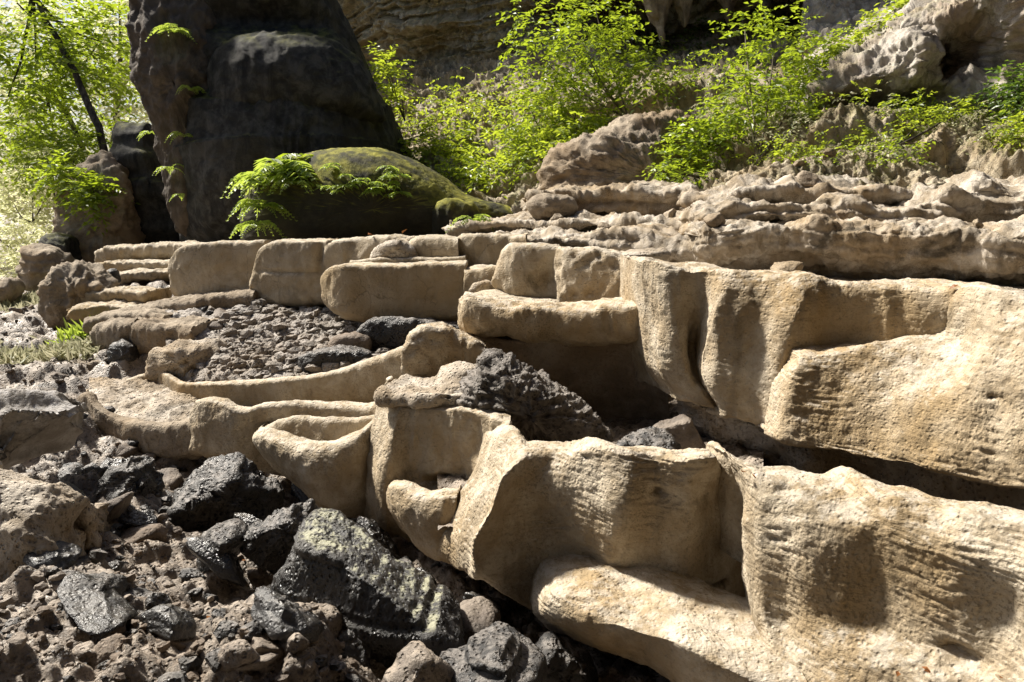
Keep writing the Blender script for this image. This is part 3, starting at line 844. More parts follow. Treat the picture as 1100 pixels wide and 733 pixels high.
# ------------------------------------------------------------------ big upper wall
FR = [('fbm', .04, 1.9), ('jag', .02, 4), ('flute', .010, 3.0), ('chip', .025, 9), ('fbm', .012, 6), ('ripple', .006, 60), ('fine', .004, 26), ('fine', .0035, 75)]
U = loft('rimstone_wall', [
    [(686, 281, 4.95), (689, 330, 4.95), (698, 390, 4.9), (715, 420, 4.95)],
    [(700, 278, 4.72), (706, 330, 4.68), (712, 392, 4.62), (738, 428, 4.58)],
    [(722, 284, 4.62), (728, 340, 4.55), (735, 392, 4.52), (760, 436, 4.47)],
    [(745, 290, 4.58), (750, 350, 4.60), (748, 396, 4.60), (770, 440, 4.5)],
    [(775, 290, 4.48), (764, 350, 4.34), (756, 400, 4.34), (780, 446, 4.30)],
    [(830, 296, 4.35), (812, 345, 4.28), (800, 400, 4.25), (810, 452, 4.2)],
    [(866, 297, 4.2), (856, 340, 4.08), (842, 400, 4.12), (842, 470, 4.08)],
    [(905, 308, 4.15), (900, 340, 4.12), (890, 400, 4.15), (890, 480, 4.35)],
    [(960, 310, 4.02), (960, 340, 4.0), (950, 390, 4.0), (950, 480, 4.2)],
    [(1020, 311, 3.88), (1020, 345, 3.84), (1020, 390, 3.84), (1020, 490, 4.1)],
    [(1075, 312, 3.7), (1080, 345, 3.7), (1080, 400, 3.72), (1080, 500, 4.0)],
    [(1160, 322, 3.4), (1160, 345, 3.42), (1160, 400, 3.5), (1160, 520, 3.8)],
    [(1330, 330, 3.15), (1330, 355, 3.15), (1330, 410, 3.2), (1330, 560, 3.4)],
    [(1700, 345, 2.9), (1700, 370, 2.9), (1700, 430, 2.9), (1700, 600, 3.0)],
], M['lime'], res=.0075, thick=.7, drop=.4, rim=.03, rec=[('fbm', .04, 1.9), ('jag', .025, 3), ('flute', .014, 2.6), ('flute', .008, 9), ('chip', .03, 8), ('ripple', .004, 60), ('fine', .006, 26), ('fine', .003, 70)],
    dents=[(P(750, 375, 4.55), (.035, .4, .16), (0, .14, 0))])
tag(U, 'massive pale upper rimstone wall on the right with an overhanging front', 'rimstone wall')
Up = loft('panel', [
    [(848, 386, 4.10), (834, 420, 4.05), (826, 463, 4.02)],
    [(858, 381, 3.98), (845, 425, 3.92), (838, 468, 3.88)],
    [(890, 377, 3.92), (878, 430, 3.84), (870, 478, 3.78)],
    [(950, 371, 3.86), (938, 430, 3.72), (928, 490, 3.64)],
    [(1000, 369, 3.76), (985, 430, 3.56), (975, 498, 3.47)],
    [(1035, 364, 3.68), (1022, 420, 3.44), (1010, 505, 3.34)],
    [(1056, 336, 3.58), (1048, 410, 3.36), (1040, 512, 3.27)],
    [(1078, 312, 3.5), (1076, 400, 3.3), (1070, 520, 3.2)],
    [(1112, 316, 3.4), (1112, 400, 3.18), (1105, 528, 3.08)],
    [(1170, 322, 3.2), (1170, 400, 3.0), (1170, 540, 2.9)],
    [(1330, 335, 3.0), (1330, 420, 2.8), (1330, 570, 2.7)],
    [(1700, 350, 2.75), (1700, 440, 2.6), (1700, 610, 2.5)],
], M['lime'], res=.006, thick=.3, drop=.3, rim=.02, rec=FR, parent=U, tuck=.45,
    dents=[(P(1074, 429, 3.26), (.022, .2, .015), (0, .05, 0)), (P(1085, 335, 3.4), (.04, .2, .05), (0, .05, 0)), (P(1022, 368, 3.65), (.12, .2, .02), (0, .05, 0))])
k = loft('undercut', [
    [(738, 430, 5.0), (744, 450, 5.1), (752, 500, 5.2)],
    [(760, 440, 4.75), (775, 470, 4.8), (790, 520, 4.9)],
    [(800, 450, 4.55), (830, 490, 4.5), (840, 540, 4.55)],
    [(850, 460, 4.45), (865, 495, 4.3), (870, 560, 4.2)],
    [(900, 480, 4.45), (900, 510, 4.45), (900, 570, 4.5)],
    [(1000, 490, 4.2), (1000, 530, 4.2), (1000, 590, 4.3)],
    [(1160, 510, 3.8), (1160, 550, 3.8), (1160, 620, 3.9)],
    [(1330, 550, 3.4), (1330, 600, 3.4), (1330, 720, 3.4)],
    [(1700, 580, 3.0), (1700, 640, 3.0), (1700, 760, 3.0)],
], M['lime_rough'], res=.012, thick=.2, drop=.2, rim=.02, rec=RG, parent=U)
tag(k, 'dark pitted undercut below the overhang')

# ------------------------------------------------------------------ front wall
Fm = loft('rimstone_wall', [
    [(524, 470, 4.15), (508, 505, 4.12), (488, 540, 4.08), (470, 580, 4.02), (468, 594, 4.05)],
    [(540, 463, 3.98), (520, 500, 3.92), (500, 545, 3.86), (486, 580, 3.84), (484, 605, 3.9)],
    [(556, 472, 3.78), (536, 505, 3.7), (518, 550, 3.62), (502, 590, 3.6), (500, 616, 3.7)],
    [(570, 485, 3.62), (541, 512, 3.5), (527, 552, 3.42), (509, 590, 3.42), (514, 625, 3.52)],
    [(596, 487, 3.62), (566, 525, 3.54), (550, 565, 3.5), (536, 600, 3.48), (538, 638, 3.56)],
    [(622, 485, 3.5), (604, 540, 3.5), (592, 590, 3.52), (580, 625, 3.54), (575, 654, 3.6)],
    [(648, 482, 3.38), (640, 540, 3.38), (632, 590, 3.46), (628, 630, 3.54), (628, 662, 3.6)],
    [(678, 488, 3.32), (672, 540, 3.26), (660, 590, 3.34), (652, 630, 3.44), (655, 670, 3.5)],
    [(705, 490, 3.32), (700, 540, 3.3), (694, 590, 3.34), (690, 630, 3.38), (692, 680, 3.5)],
    [(738, 492, 3.26), (740, 540, 3.26), (738, 590, 3.3), (736, 635, 3.3), (736, 680, 3.45)],
    [(762, 490, 3.26), (768, 540, 3.36), (770, 590, 3.4), (766, 635, 3.36), (766, 680, 3.45)],
    [(776, 496, 3.42), (790, 540, 3.6), (800, 590, 3.65), (800, 635, 3.6), (800, 680, 3.6)],
], M['lime'], res=.006, thick=.22, drop=.5, rim=.03, rec=FR, cap=(True, False),
    dents=[(P(708, 528, 3.3), (.035, .2, .022), (0, .05, 0)), (P(632, 495, 3.42), (.02, .2, .02), (0, .04, 0)), (P(766, 640, 3.36), (.10, .3, .05), (0, .22, .03)), (P(585, 560, 3.5), (.12, .3, .12), (0, .05, 0))])
tag(Fm, 'long front rimstone wall nearest the camera, rippled tan face with a sunlit rim', 'rimstone wall')
k = loft('bulge', [
    [(784, 503, 3.42), (798, 535, 3.42), (802, 570, 3.4), (798, 620, 3.3), (804, 665, 3.15), (814, 700, 3.05)],
    [(785, 495, 3.2), (800, 530, 3.07), (800, 575, 3.02), (800, 625, 2.98), (815, 680, 2.86), (815, 770, 2.8)],
    [(806, 505, 3.04), (818, 545, 2.94), (816, 590, 2.9), (818, 650, 2.86), (830, 705, 2.74), (830, 780, 2.7)],
    [(838, 518, 2.96), (846, 560, 2.84), (842, 610, 2.82), (842, 660, 2.82), (850, 710, 2.68), (850, 790, 2.6)],
    [(872, 522, 2.88), (872, 560, 2.77), (866, 610, 2.74), (870, 660, 2.72), (878, 710, 2.62), (878, 790, 2.5)],
    [(910, 530, 2.80), (905, 570, 2.70), (902, 620, 2.675), (908, 670, 2.65), (915, 715, 2.55), (915, 800, 2.45)],
    [(942, 526, 2.72), (944, 570, 2.63), (946, 620, 2.62), (950, 670, 2.60), (955, 720, 2.48), (955, 800, 2.4)],
    [(985, 542, 2.62), (985, 590, 2.52), (985, 640, 2.52), (985, 690, 2.49), (990, 730, 2.4), (990, 800, 2.3)],
    [(1030, 550, 2.52), (1030, 600, 2.42), (1035, 650, 2.41), (1040, 700, 2.39), (1040, 740, 2.32), (1040, 800, 2.25)],
    [(1075, 560, 2.42), (1075, 610, 2.34), (1085, 660, 2.34), (1085, 710, 2.28), (1085, 750, 2.2), (1085, 800, 2.15)],
    [(1160, 574, 2.25), (1160, 620, 2.15), (1160, 670, 2.1), (1160, 720, 2.05), (1160, 760, 2.0), (1160, 800, 1.95)],
    [(1330, 610, 1.9), (1330, 650, 1.85), (1330, 690, 1.8), (1330, 730, 1.8), (1330, 780, 1.8), (1330, 820, 1.75)],
    [(1750, 690, 1.6), (1750, 730, 1.55), (1750, 770, 1.5), (1750, 820, 1.5), (1750, 860, 1.5), (1750, 900, 1.45)],
    [(2300, 720, 1.5), (2300, 760, 1.45), (2300, 800, 1.4), (2300, 850, 1.4), (2300, 890, 1.4), (2300, 930, 1.35)],
], M['lime'], res=.0055, thick=.3, drop=.5, rim=.035, rec=FR, parent=Fm, cap=(False, True),
    dents=[(P(905, 590, 2.72), (.15, .3, .16), (0, -.012, 0)), (P(1030, 610, 2.42), (.11, .3, .15), (0, .015, 0)), (P(1035, 700, 2.42), (.07, .3, .03), (0, .07, 0)), (P(930, 697, 2.68), (.05, .3, .02), (0, .04, 0))])
k = loft('lip', [
    [(568, 648, 3.5), (572, 655, 3.46), (586, 668, 3.5)],
    [(574, 643, 3.3), (582, 658, 3.24), (604, 678, 3.34)],
    [(600, 640, 3.14), (615, 668, 3.06), (640, 692, 3.2)],
    [(640, 646, 3.06), (655, 672, 2.96), (680, 704, 3.1)],
    [(680, 658, 3.0), (692, 684, 2.86), (706, 718, 3.0)],
    [(720, 662, 2.92), (730, 695, 2.76), (735, 745, 2.9)],
    [(760, 678, 2.84), (770, 715, 2.66), (775, 780, 2.8)],
    [(800, 694, 2.76), (810, 735, 2.6), (815, 800, 2.7)],
    [(860, 715, 2.66), (870, 750, 2.55), (875, 810, 2.6)],
], M['lime'], res=.0055, thick=.5, drop=.25, rim=.03, rec=FR, parent=Fm, up=.02)

# middle left members
t = loft('rimstone_wall', [
    [(412, 415, 4.95), (398, 460, 4.9), (386, 510, 4.86), (392, 560, 4.9)],
    [(420, 428, 4.75), (408, 470, 4.7), (398, 520, 4.66), (402, 575, 4.75)],
    [(428, 431, 4.6), (424, 470, 4.52), (418, 515, 4.48), (418, 588, 4.6)],
    [(440, 436, 4.55), (440, 470, 4.53), (438, 515, 4.5), (440, 590, 4.6)],
    [(468, 438, 4.46), (468, 470, 4.44), (466, 515, 4.42), (470, 600, 4.5)],
    [(500, 440, 4.36), (498, 470, 4.36), (496, 515, 4.38), (500, 600, 4.4)],
    [(525, 446, 4.22), (518, 475, 4.24), (508, 512, 4.28), (512, 600, 4.3)],
    [(548, 456, 4.05), (540, 480, 4.1), (520, 520, 4.15), (524, 600, 4.2)],
], M['lime'], res=.0075, thick=.3, drop=.4, rim=.03, rec=[('fbm', .04, 2.4), ('fbm', .016, 7), ('flute', .012, 8), ('fine', .008, 24), ('fine', .003, 70)],
    dents=[(P(470, 520, 4.42), (.1, .3, .04), (0, .1, 0)), (P(515, 470, 4.25), (.05, .3, .15), (0, .05, 0))])
tag(t, 'upright pale panel of rimstone with a hollow back left of the long front wall', 'rimstone wall')
k = loft('pocket', [
    [(414, 528, 4.5), (416, 545, 4.46), (432, 570, 4.5)],
    [(418, 524, 4.32), (424, 548, 4.26), (440, 575, 4.34)],
    [(436, 527, 4.16), (442, 555, 4.1), (452, 588, 4.2)],
    [(460, 534, 4.05), (462, 562, 4.0), (466, 598, 4.08)],
    [(478, 533, 4.0), (476, 560, 3.97), (474, 600, 4.04)],
    [(492, 532, 4.02), (490, 560, 3.98), (486, 604, 4.04)],
], M['lime'], res=.006, thick=.16, drop=.2, rim=.02, rec=SM, parent=t)
t2 = inflate('crumpled_crust', [(413, 428), (430, 419), (460, 416), (495, 408), (525, 416), (548, 438), (545, 456), (505, 447), (465, 441), (430, 434)], 4.7, .16, .4, M['lime_rough'], res=.008, tilt=.6,
             rec=[('strata', .035, 14, 1.5), ('ridge', .06, 3.5), ('fbm', .05, 3), ('fine', .01, 20)])
tag(t2, 'crumpled layered crust of stone on top of the upright panel', 'stone crust')
nose = loft('rimstone_basin', [
    [(272, 466, 5.1), (276, 480, 5.06), (290, 496, 5.1)],
    [(280, 466, 4.92), (290, 486, 4.84), (306, 512, 4.95)],
    [(300, 472, 4.8), (312, 496, 4.72), (326, 530, 4.88)],
    [(325, 478, 4.72), (336, 505, 4.64), (346, 546, 4.82)],
    [(352, 480, 4.7), (360, 510, 4.64), (370, 556, 4.82)],
    [(380, 470, 4.74), (384, 510, 4.68), (392, 558, 4.84)],
    [(402, 452, 4.84), (402, 500, 4.78), (405, 556, 4.9)],
    [(420, 440, 4.95), (420, 490, 4.95), (420, 550, 5.0)],
], M['lime'], res=.007, thick=.30, drop=.14, rim=.055, rec=SM, tuck=.3)
tag(nose, 'rounded nose of rimstone holding two small crescent hollows', 'rimstone basin')
k = loft('inner_rim', [
    [(280, 462, 5.30), (284, 470, 5.28), (290, 480, 5.32)],
    [(300, 452, 5.28), (304, 462, 5.24), (310, 480, 5.22)],
    [(330, 449, 5.24), (334, 464, 5.20), (338, 490, 5.14)],
    [(362, 450, 5.20), (364, 464, 5.16), (366, 490, 5.10)],
    [(392, 450, 5.16), (392, 462, 5.14), (392, 490, 5.10)],
    [(412, 444, 5.20), (412, 460, 5.17), (412, 490, 5.12)],
], M['lime_plain'], res=.008, thick=.08, drop=.15, rim=.025, rec=SM, parent=nose)
block('tan wall with a notched rim between the low basin and the rounded nose', [(204, 444, 5.6), (210, 431, 5.5), (232, 429, 5.4), (252, 438, 5.34), (264, 440, 5.36), (282, 435, 5.4), (312, 434, 5.42), (350, 435, 5.42), (388, 437, 5.4), (420, 432, 5.3)],
      [(204, 486), (208, 490), (232, 492), (252, 496), (264, 498), (282, 505), (312, 510), (350, 500), (388, 500), (420, 500)], 'lime', name='rimstone_wall', thick=.18, rim=.03, res=.009, cap=(True, False))
block('low basin wall at far left with a crusted floor behind its rim', [(86, 428, 6.3), (92, 424, 6.1), (104, 438, 5.95), (126, 448, 5.85), (150, 455, 5.75), (180, 454, 5.66), (206, 452, 5.6)],
      [(86, 462), (94, 470), (110, 474), (130, 482), (155, 488), (182, 492), (206, 490)], 'brown', name='rimstone_wall', thick=.12, rim=.03, res=.01, rec=[('fbm', .05, 2.4)] + SM[1:], drop=.15)
t = sheet('basin_crust', [96, 115, 150, 180, 235], [475, 452, 434, 420, 408], [[6.0, 5.9, 5.8, 5.75, 5.7], [6.2, 6.1, 6.0, 5.95, 5.9], [6.45, 6.4, 6.35, 6.3, 6.3], [6.75, 6.75, 6.75, 6.7, 6.6], [7.1] * 5], M['lime_rough'], res=.012,
          rec=[('fbm', .05, 4), ('ridge', .03, 8), ('fine', .015, 25)])[0]
tag(t, 'cracked pale crust lying inside the low left basin', 'stone crust')
block('long thin curving dam in front of the rubble basin', [(92, 420, 6.9), (125, 412, 7.0), (152, 403, 7.05), (166, 398, 7.0), (178, 402, 6.8), (190, 409, 6.6), (220, 410, 6.4), (262, 409, 6.25), (300, 406, 6.1), (338, 402, 6.0), (380, 392, 5.9), (415, 380, 5.75), (442, 368, 5.6)],
      [(92, 430), (125, 432), (152, 434), (166, 436), (178, 438), (192, 440), (220, 440), (262, 440), (300, 438), (338, 436), (380, 432), (415, 426), (444, 416)], 'lime', name='rimstone_dam', thick=.1, rim=.025, res=.01, drop=.35,
      prof=((0, 0), (.15, -.03), (.5, -.02), (1, .06)), rec=[('fbm', .03, 2.0), ('fine', .008, 14), ('fine', .003, 50)])

# ------------------------------------------------------------------ left stack of thin terraces
CR = [('fbm', .06, 2.2), ('ridge', .03, 6), ('fine', .02, 15)]
LT = [
    ('upper pale ledge of the thin left terraces near the pillar foot', [(104, 272, 12.5), (115, 266, 12.2), (150, 264, 12), (185, 262, 11.8), (212, 263, 11.6)], [(104, 280), (115, 281), (150, 280), (185, 278), (212, 278)], 'lime_plain'),
    ('second thin left terrace, just below the upper pale ledge', [(103, 284, 11.6), (118, 280, 11.4), (150, 281, 11.2), (172, 280, 11), (205, 280, 10.8)], [(103, 292), (118, 293), (150, 292), (172, 292), (205, 294)], 'lime_plain'),
    ('third short pale terrace beside the black stone at left', [(122, 294, 10.8), (140, 290, 10.6), (165, 290, 10.5), (190, 289, 10.4)], [(122, 302), (140, 302), (165, 301), (190, 300)], 'lime_plain'),
    ('ochre terrace at the foot of the crumbling stump', [(78, 318, 9.6), (100, 314, 9.5), (130, 312, 9.4), (156, 314, 9.3)], [(78, 326), (100, 328), (130, 326), (156, 326)], 'lime_plain'),
    ('low ochre step below the crumbling stump', [(70, 334, 9.2), (85, 328, 9.1), (112, 326, 9.0), (150, 328, 8.9)], [(70, 342), (85, 344), (112, 342), (150, 340)], 'lime_plain'),
    ('long brown ledge running under the smooth plain block', [(140, 332, 8.7), (165, 326, 8.6), (200, 322, 8.5), (240, 317, 8.5), (272, 314, 8.5)], [(140, 350), (165, 350), (200, 346), (240, 342), (272, 336)], 'brown'),
    ('brown shelf below the long brown ledge', [(92, 345, 8.3), (118, 338, 8.2), (150, 336, 8.1), (175, 340, 8.0)], [(92, 356), (118, 358), (150, 356), (175, 356)], 'brown'),
    ('square brown block with a level top at left', [(97, 358, 7.9), (104, 349, 7.8), (124, 347, 7.7), (142, 347, 7.65)], [(98, 370), (106, 376), (124, 374), (142, 368)], 'brown'),
    ('knuckled brown block right of the square one', [(139, 356, 7.7), (148, 347, 7.6), (165, 350, 7.5), (185, 349, 7.45), (205, 352, 7.4)], [(140, 374), (148, 382), (165, 380), (185, 382), (205, 384)], 'brown'),
]
for lab, rim, ft, mt in LT:
    t = wall('rimstone_ledge', rim, ft, M[mt], res=.012, thick=.6, drop=.25, rim=.04, rec=CR)
    tag(t, lab, 'rock ledge')
for args in (
        ('crumbling_stump', [(54, 325), (55, 300), (68, 290), (88, 288), (108, 298), (116, 318), (110, 342), (85, 348), (62, 345)], 9.8, .3, .5, 'brown', 'crumbling ochre stump of rock with a toothed top', [('ridge', .12, 3), ('flute', .06, 7), ('fine', .03, 15)]),
        ('boulder', [(16, 300), (20, 278), (35, 265), (62, 272), (80, 290), (72, 308), (40, 310)], 13.5, .5, .7, 'brown', 'big brown boulder with strata at the far left', [('strata', .06, 4, 1), ('fbm', .12, 1.5), ('fine', .03, 12)]),
        ('boulder', [(44, 262), (60, 252), (78, 256), (84, 275), (74, 292), (55, 280)], 14.5, .5, .7, 'pillar', 'dark mossy boulder behind the big brown one at far left', [('fbm', .15, 1.5), ('fine', .03, 12)]),
        ('boulder', [(0, 305), (12, 300), (18, 310), (14, 324), (-8, 326), (-10, 308)], 12.5, .3, .4, 'brown', 'small tan boulder cut by the left picture edge', [('fbm', .1, 2), ('fine', .03, 12)]),
        ('broken_lump', [(160, 402), (165, 385), (180, 374), (210, 370), (232, 376), (238, 392), (228, 404), (190, 408)], 7.1, .25, .3, 'lime_rough', 'broken pale lump of stone at the left end of the rubble basin', [('ridge', .07, 4), ('fbm', .06, 3), ('fine', .02, 18)]),
        ('boulder', [(82, 396), (86, 388), (104, 385), (124, 388), (128, 398), (110, 404), (88, 403)], 7.6, .15, .2, 'brown', 'low rounded tan stone beside the black stone', [('fbm', .05, 4), ('fine', .02, 18)]),
        ('boulder', [(116, 388), (119, 374), (130, 367), (142, 372), (147, 386), (140, 394), (124, 394)], 7.5, .15, .2, 'dark', 'small pitch black stone among tufts of plants', [('fbm', .06, 4), ('fine', .02, 18)]),
        ('boulder', [(109, 303), (113, 293), (120, 290), (127, 297), (127, 304)], 10.3, .12, .15, 'dark', 'small black stone standing on the thin left terraces', [('fbm', .04, 5)]),
        # dark pieces in the hollow
        ('boulder', [(497, 434), (512, 408), (530, 388), (548, 398), (575, 416), (604, 432), (632, 452), (654, 476), (640, 492), (590, 496), (550, 490), (540, 462), (515, 446)], 4.55, .22, .5, 'shag', 'dark shaggy wedge shaped boulder in the hollow behind the front wall', [('ridge', .05, 5), ('ripple', .03, 22), ('lump', .05, 15), ('ridge', .02, 24), ('fine', .012, 40)]),
        ('boulder', [(690, 480), (698, 460), (712, 440), (722, 430), (736, 446), (752, 470), (772, 492), (768, 508), (730, 505), (696, 500)], 4.3, .12, .3, 'rubble', 'grey pointed rock under the overhang', [('fbm', .06, 2.5), ('fine', .01, 15)]),
        ('boulder', [(655, 482), (672, 476), (690, 472), (716, 464), (740, 480), (744, 500), (700, 505), (665, 498)], 3.95, .1, .2, 'dark', 'black wet stone wedged behind the front wall rim', [('ridge', .04, 5), ('lump', .03, 14), ('fine', .01, 30)]),
        ('flat_stone', [(318, 385), (335, 376), (372, 374), (398, 380), (400, 395), (360, 402), (322, 400)], 6.5, .12, .3, 'dark', 'dark flat stone lying just behind the thin dam', [('fbm', .05, 3), ('fine', .02, 14)]),
        ('flat_stone', [(352, 378), (362, 362), (382, 358), (398, 364), (400, 376), (380, 382)], 6.9, .12, .3, 'rubble', 'grey slab tilted in the middle of the rubble basin', [('fbm', .05, 3), ('fine', .02, 14)]),
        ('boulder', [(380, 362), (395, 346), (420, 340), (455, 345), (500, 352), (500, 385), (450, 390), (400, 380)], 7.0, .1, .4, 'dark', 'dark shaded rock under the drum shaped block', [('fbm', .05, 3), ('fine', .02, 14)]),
        # left foreground
        ('boulder', [(-60, 470), (-40, 425), (0, 412), (35, 416), (62, 428), (68, 446), (62, 470), (66, 486), (40, 505), (-20, 512)], 4.6, .3, .6, 'wetslab', 'flat topped grey boulder at the left picture edge', [('strata', .05, 5, 1), ('fbm', .07, 2.5), ('fine', .012, 20)]),
        ('boulder', [(96, 540), (100, 512), (122, 498), (148, 494), (160, 505), (168, 540), (150, 558), (110, 556)], 4.5, .2, .3, 'dark', 'dark fractured rock with a pale cap below the left basin wall', [('strata', .03, 9, 2), ('ridge', .05, 5), ('fine', .02, 22)]),
        ('boulder', [(188, 545), (196, 510), (214, 494), (238, 502), (262, 530), (300, 545), (295, 575), (235, 580), (195, 570)], 4.5, .25, .4, 'dark', 'dark sloping rock in the shade below the notched wall', [('ridge', .05, 4), ('lump', .03, 11), ('fine', .02, 22)]),
        ('boulder', [(252, 600), (256, 572), (280, 550), (310, 545), (338, 556), (345, 585), (320, 610), (280, 618)], 3.95, .2, .3, 'dark', 'knobbly dark boulder below the rounded nose', [('lump', .04, 12), ('lump', .025, 24), ('ridge', .03, 5), ('fine', .014, 34)]),
        ('boulder', [(194, 600), (212, 578), (240, 568), (258, 575), (258, 600), (235, 618), (200, 616)], 3.85, .15, .25, 'dark', 'flat faced dark rock left of the knobbly boulder', [('fbm', .05, 3), ('fine', .015, 25)]),
        ('boulder', [(28, 690), (50, 660), (80, 640), (112, 642), (140, 668), (150, 700), (120, 716), (60, 715)], 2.95, .2, .3, 'dark', 'low dark slate coloured rock near the bottom left corner', [('ridge', .05, 5), ('strata', .02, 16, 2), ('fine', .014, 30)]),
        ('boulder', [(480, 740), (498, 712), (530, 698), (562, 704), (575, 735), (560, 770), (500, 770)], 2.7, .15, .3, 'dark', 'wet black slab at the bottom under the front wall', [('strata', .04, 10, 2), ('ridge', .03, 5), ('fine', .012, 30)]),
        ('boulder', [(405, 745), (418, 724), (445, 714), (472, 722), (488, 750), (440, 765)], 2.65, .08, .2, 'soil', 'low muddy rock at the bottom middle of the rubble', [('ridge', .04, 5), ('fine', .015, 25)]),
        ('boulder', [(280, 700), (286, 650), (300, 632), (322, 640), (352, 690), (372, 740), (330, 770), (285, 760)], 2.9, .10, .3, 'soil', 'mud caked brown rock leaning against the big black boulder', [('ridge', .06, 4), ('pit', .03, 9), ('fine', .02, 25)]),
        ('boulder', [(560, 735), (575, 705), (600, 690), (620, 700), (640, 740), (610, 760)], 3.1, .1, .2, 'dark', 'dark stub of rock in the shadow below the lip', [('ridge', .03, 5), ('fine', .012, 30)]),
        ('boulder', [(470, 690), (485, 668), (508, 660), (530, 675), (552, 700), (540, 712), (500, 705)], 3.3, .12, .25, 'rubble', 'small brown rock in the gap under the long front wall', [('ridge', .04, 5), ('fine', .015, 25)]),
):
    nm, ol, Y, fr_, bk_, mt, lab, rec = args
    t = inflate(nm, ol, Y, fr_, bk_, M[mt], res=.008 if Y < 5 else .014, rec=rec, pw=2.6 if mt in ('dark', 'wetslab') else 2.2, facet=13 if Y < 5 and mt != 'shag' else 0, seed=int(ol[0][0] + 200))
    tag(t, lab, 'boulder' if nm == 'boulder' else 'stone')
t = loft('boulder', [
    [(318, 588, 3.32), (300, 612, 3.30), (290, 634, 3.34)],
    [(334, 590, 3.2), (316, 622, 3.18), (304, 652, 3.22)],
    [(364, 606, 3.12), (346, 644, 3.1), (338, 680, 3.14)],
    [(398, 626, 3.04), (382, 664, 3.02), (376, 702, 3.06)],
    [(432, 650, 3.0), (416, 684, 2.98), (412, 724, 3.02)],
    [(464, 682, 2.96), (454, 708, 2.95), (452, 740, 2.98)],
    [(492, 712, 2.95), (486, 730, 2.95), (486, 748, 2.97)],
], M['lichen'], res=.006, thick=.40, drop=.3, rim=.02, up=.0, rec=[('fbm', .05, 1.8), ('strata', .018, 13, 3), ('ridge', .014, 9), ('chip', .02, 14), ('fine', .010, 30), ('fine', .005, 80)])
tag(t, 'big black slab with a pale yellow green streak slanting beside the front wall', 'boulder')
t = loft('rimstone_wall', [
    [(-60, 520, 3.5), (-60, 580, 3.4), (-60, 700, 3.4)],
    [(0, 532, 3.5), (0, 580, 3.36), (0, 690, 3.36)],
    [(16, 536, 3.46), (18, 580, 3.34), (18, 700, 3.36)],
    [(36, 548, 3.44), (40, 600, 3.32), (36, 690, 3.34)],
    [(52, 556, 3.5), (62, 600, 3.4), (50, 670, 3.4)],
    [(66, 572, 3.7), (72, 610, 3.62), (66, 650, 3.6)],
], M['lime_rough'], res=.008, thick=.35, drop=.4, rim=.05, rec=[('fbm', .08, 2.4), ('ridge', .03, 6), ('fine', .014, 18), ('fine', .004, 60)])
tag(t, 'crusty tan rimstone stump at the left edge of the rubble', 'rimstone wall')

# ------------------------------------------------------------------ loose rocks and rubble
def rock_verts(seed, n=18, ang=0.9):
    r = np.random.default_rng(seed)
    th = np.linspace(0, math.pi, n); ph = np.linspace(0, 2 * math.pi, 2 * n, endpoint=False)
    d = np.stack([np.sin(th)[:, None] * np.cos(ph), np.sin(th)[:, None] * np.sin(ph), np.cos(th)[:, None] + 0 * ph], -1)
    rad = np.full(d.shape[:2], 1.25)
    for k in range(11):
        nn = r.normal(size=3); nn /= np.linalg.norm(nn)
        dist = r.uniform(.55, .95)
        c = (d * nn).sum(-1)
        rad = np.where(c > 1e-3, np.minimum(rad, dist / np.maximum(c, 1e-3)), rad)
    G = d * rad[..., None] * r.uniform(.7, 1.1, 3)
    N = d
    G = G + N * (.12 * fbm(G + seed, 2.2, 3) + .05 * fbm(G + seed, 7, 3))[..., None]
    G[0] = G[0].mean(0); G[-1] = G[-1].mean(0)
    return G.reshape(-1, 3), grid_faces(n, 2 * n, True)[:, ::-1]


protos = {}
def rock_at(p, size, kind, label, group, r, flat=.7):
    key = (kind, int(r.integers(7)))
    if key not in protos:
        V, F = rock_verts(key[1] * 13 + len(kind))
        protos[key] = link_mesh('rock', V, F, M[kind], center=False)
        o = protos[key]
    else:
        o = protos[key].copy()
        COL.objects.link(o)
    o.location = p
    o.scale = (size * r.uniform(.8, 1.2), size * r.uniform(.8, 1.2), size * flat * r.uniform(.7, 1.15))
    o.rotation_euler = (r.uniform(-.5, .5), r.uniform(-.5, .5), r.uniform(0, 6.3))
    return tag(o, label, 'rock', group)


def BZ(x, y):
    q = BFG.reshape(-1, 3)
    return q[np.argmin((q[:, 0] - x) ** 2 + (q[:, 1] - y) ** 2), 2]


rr = np.random.default_rng(5)
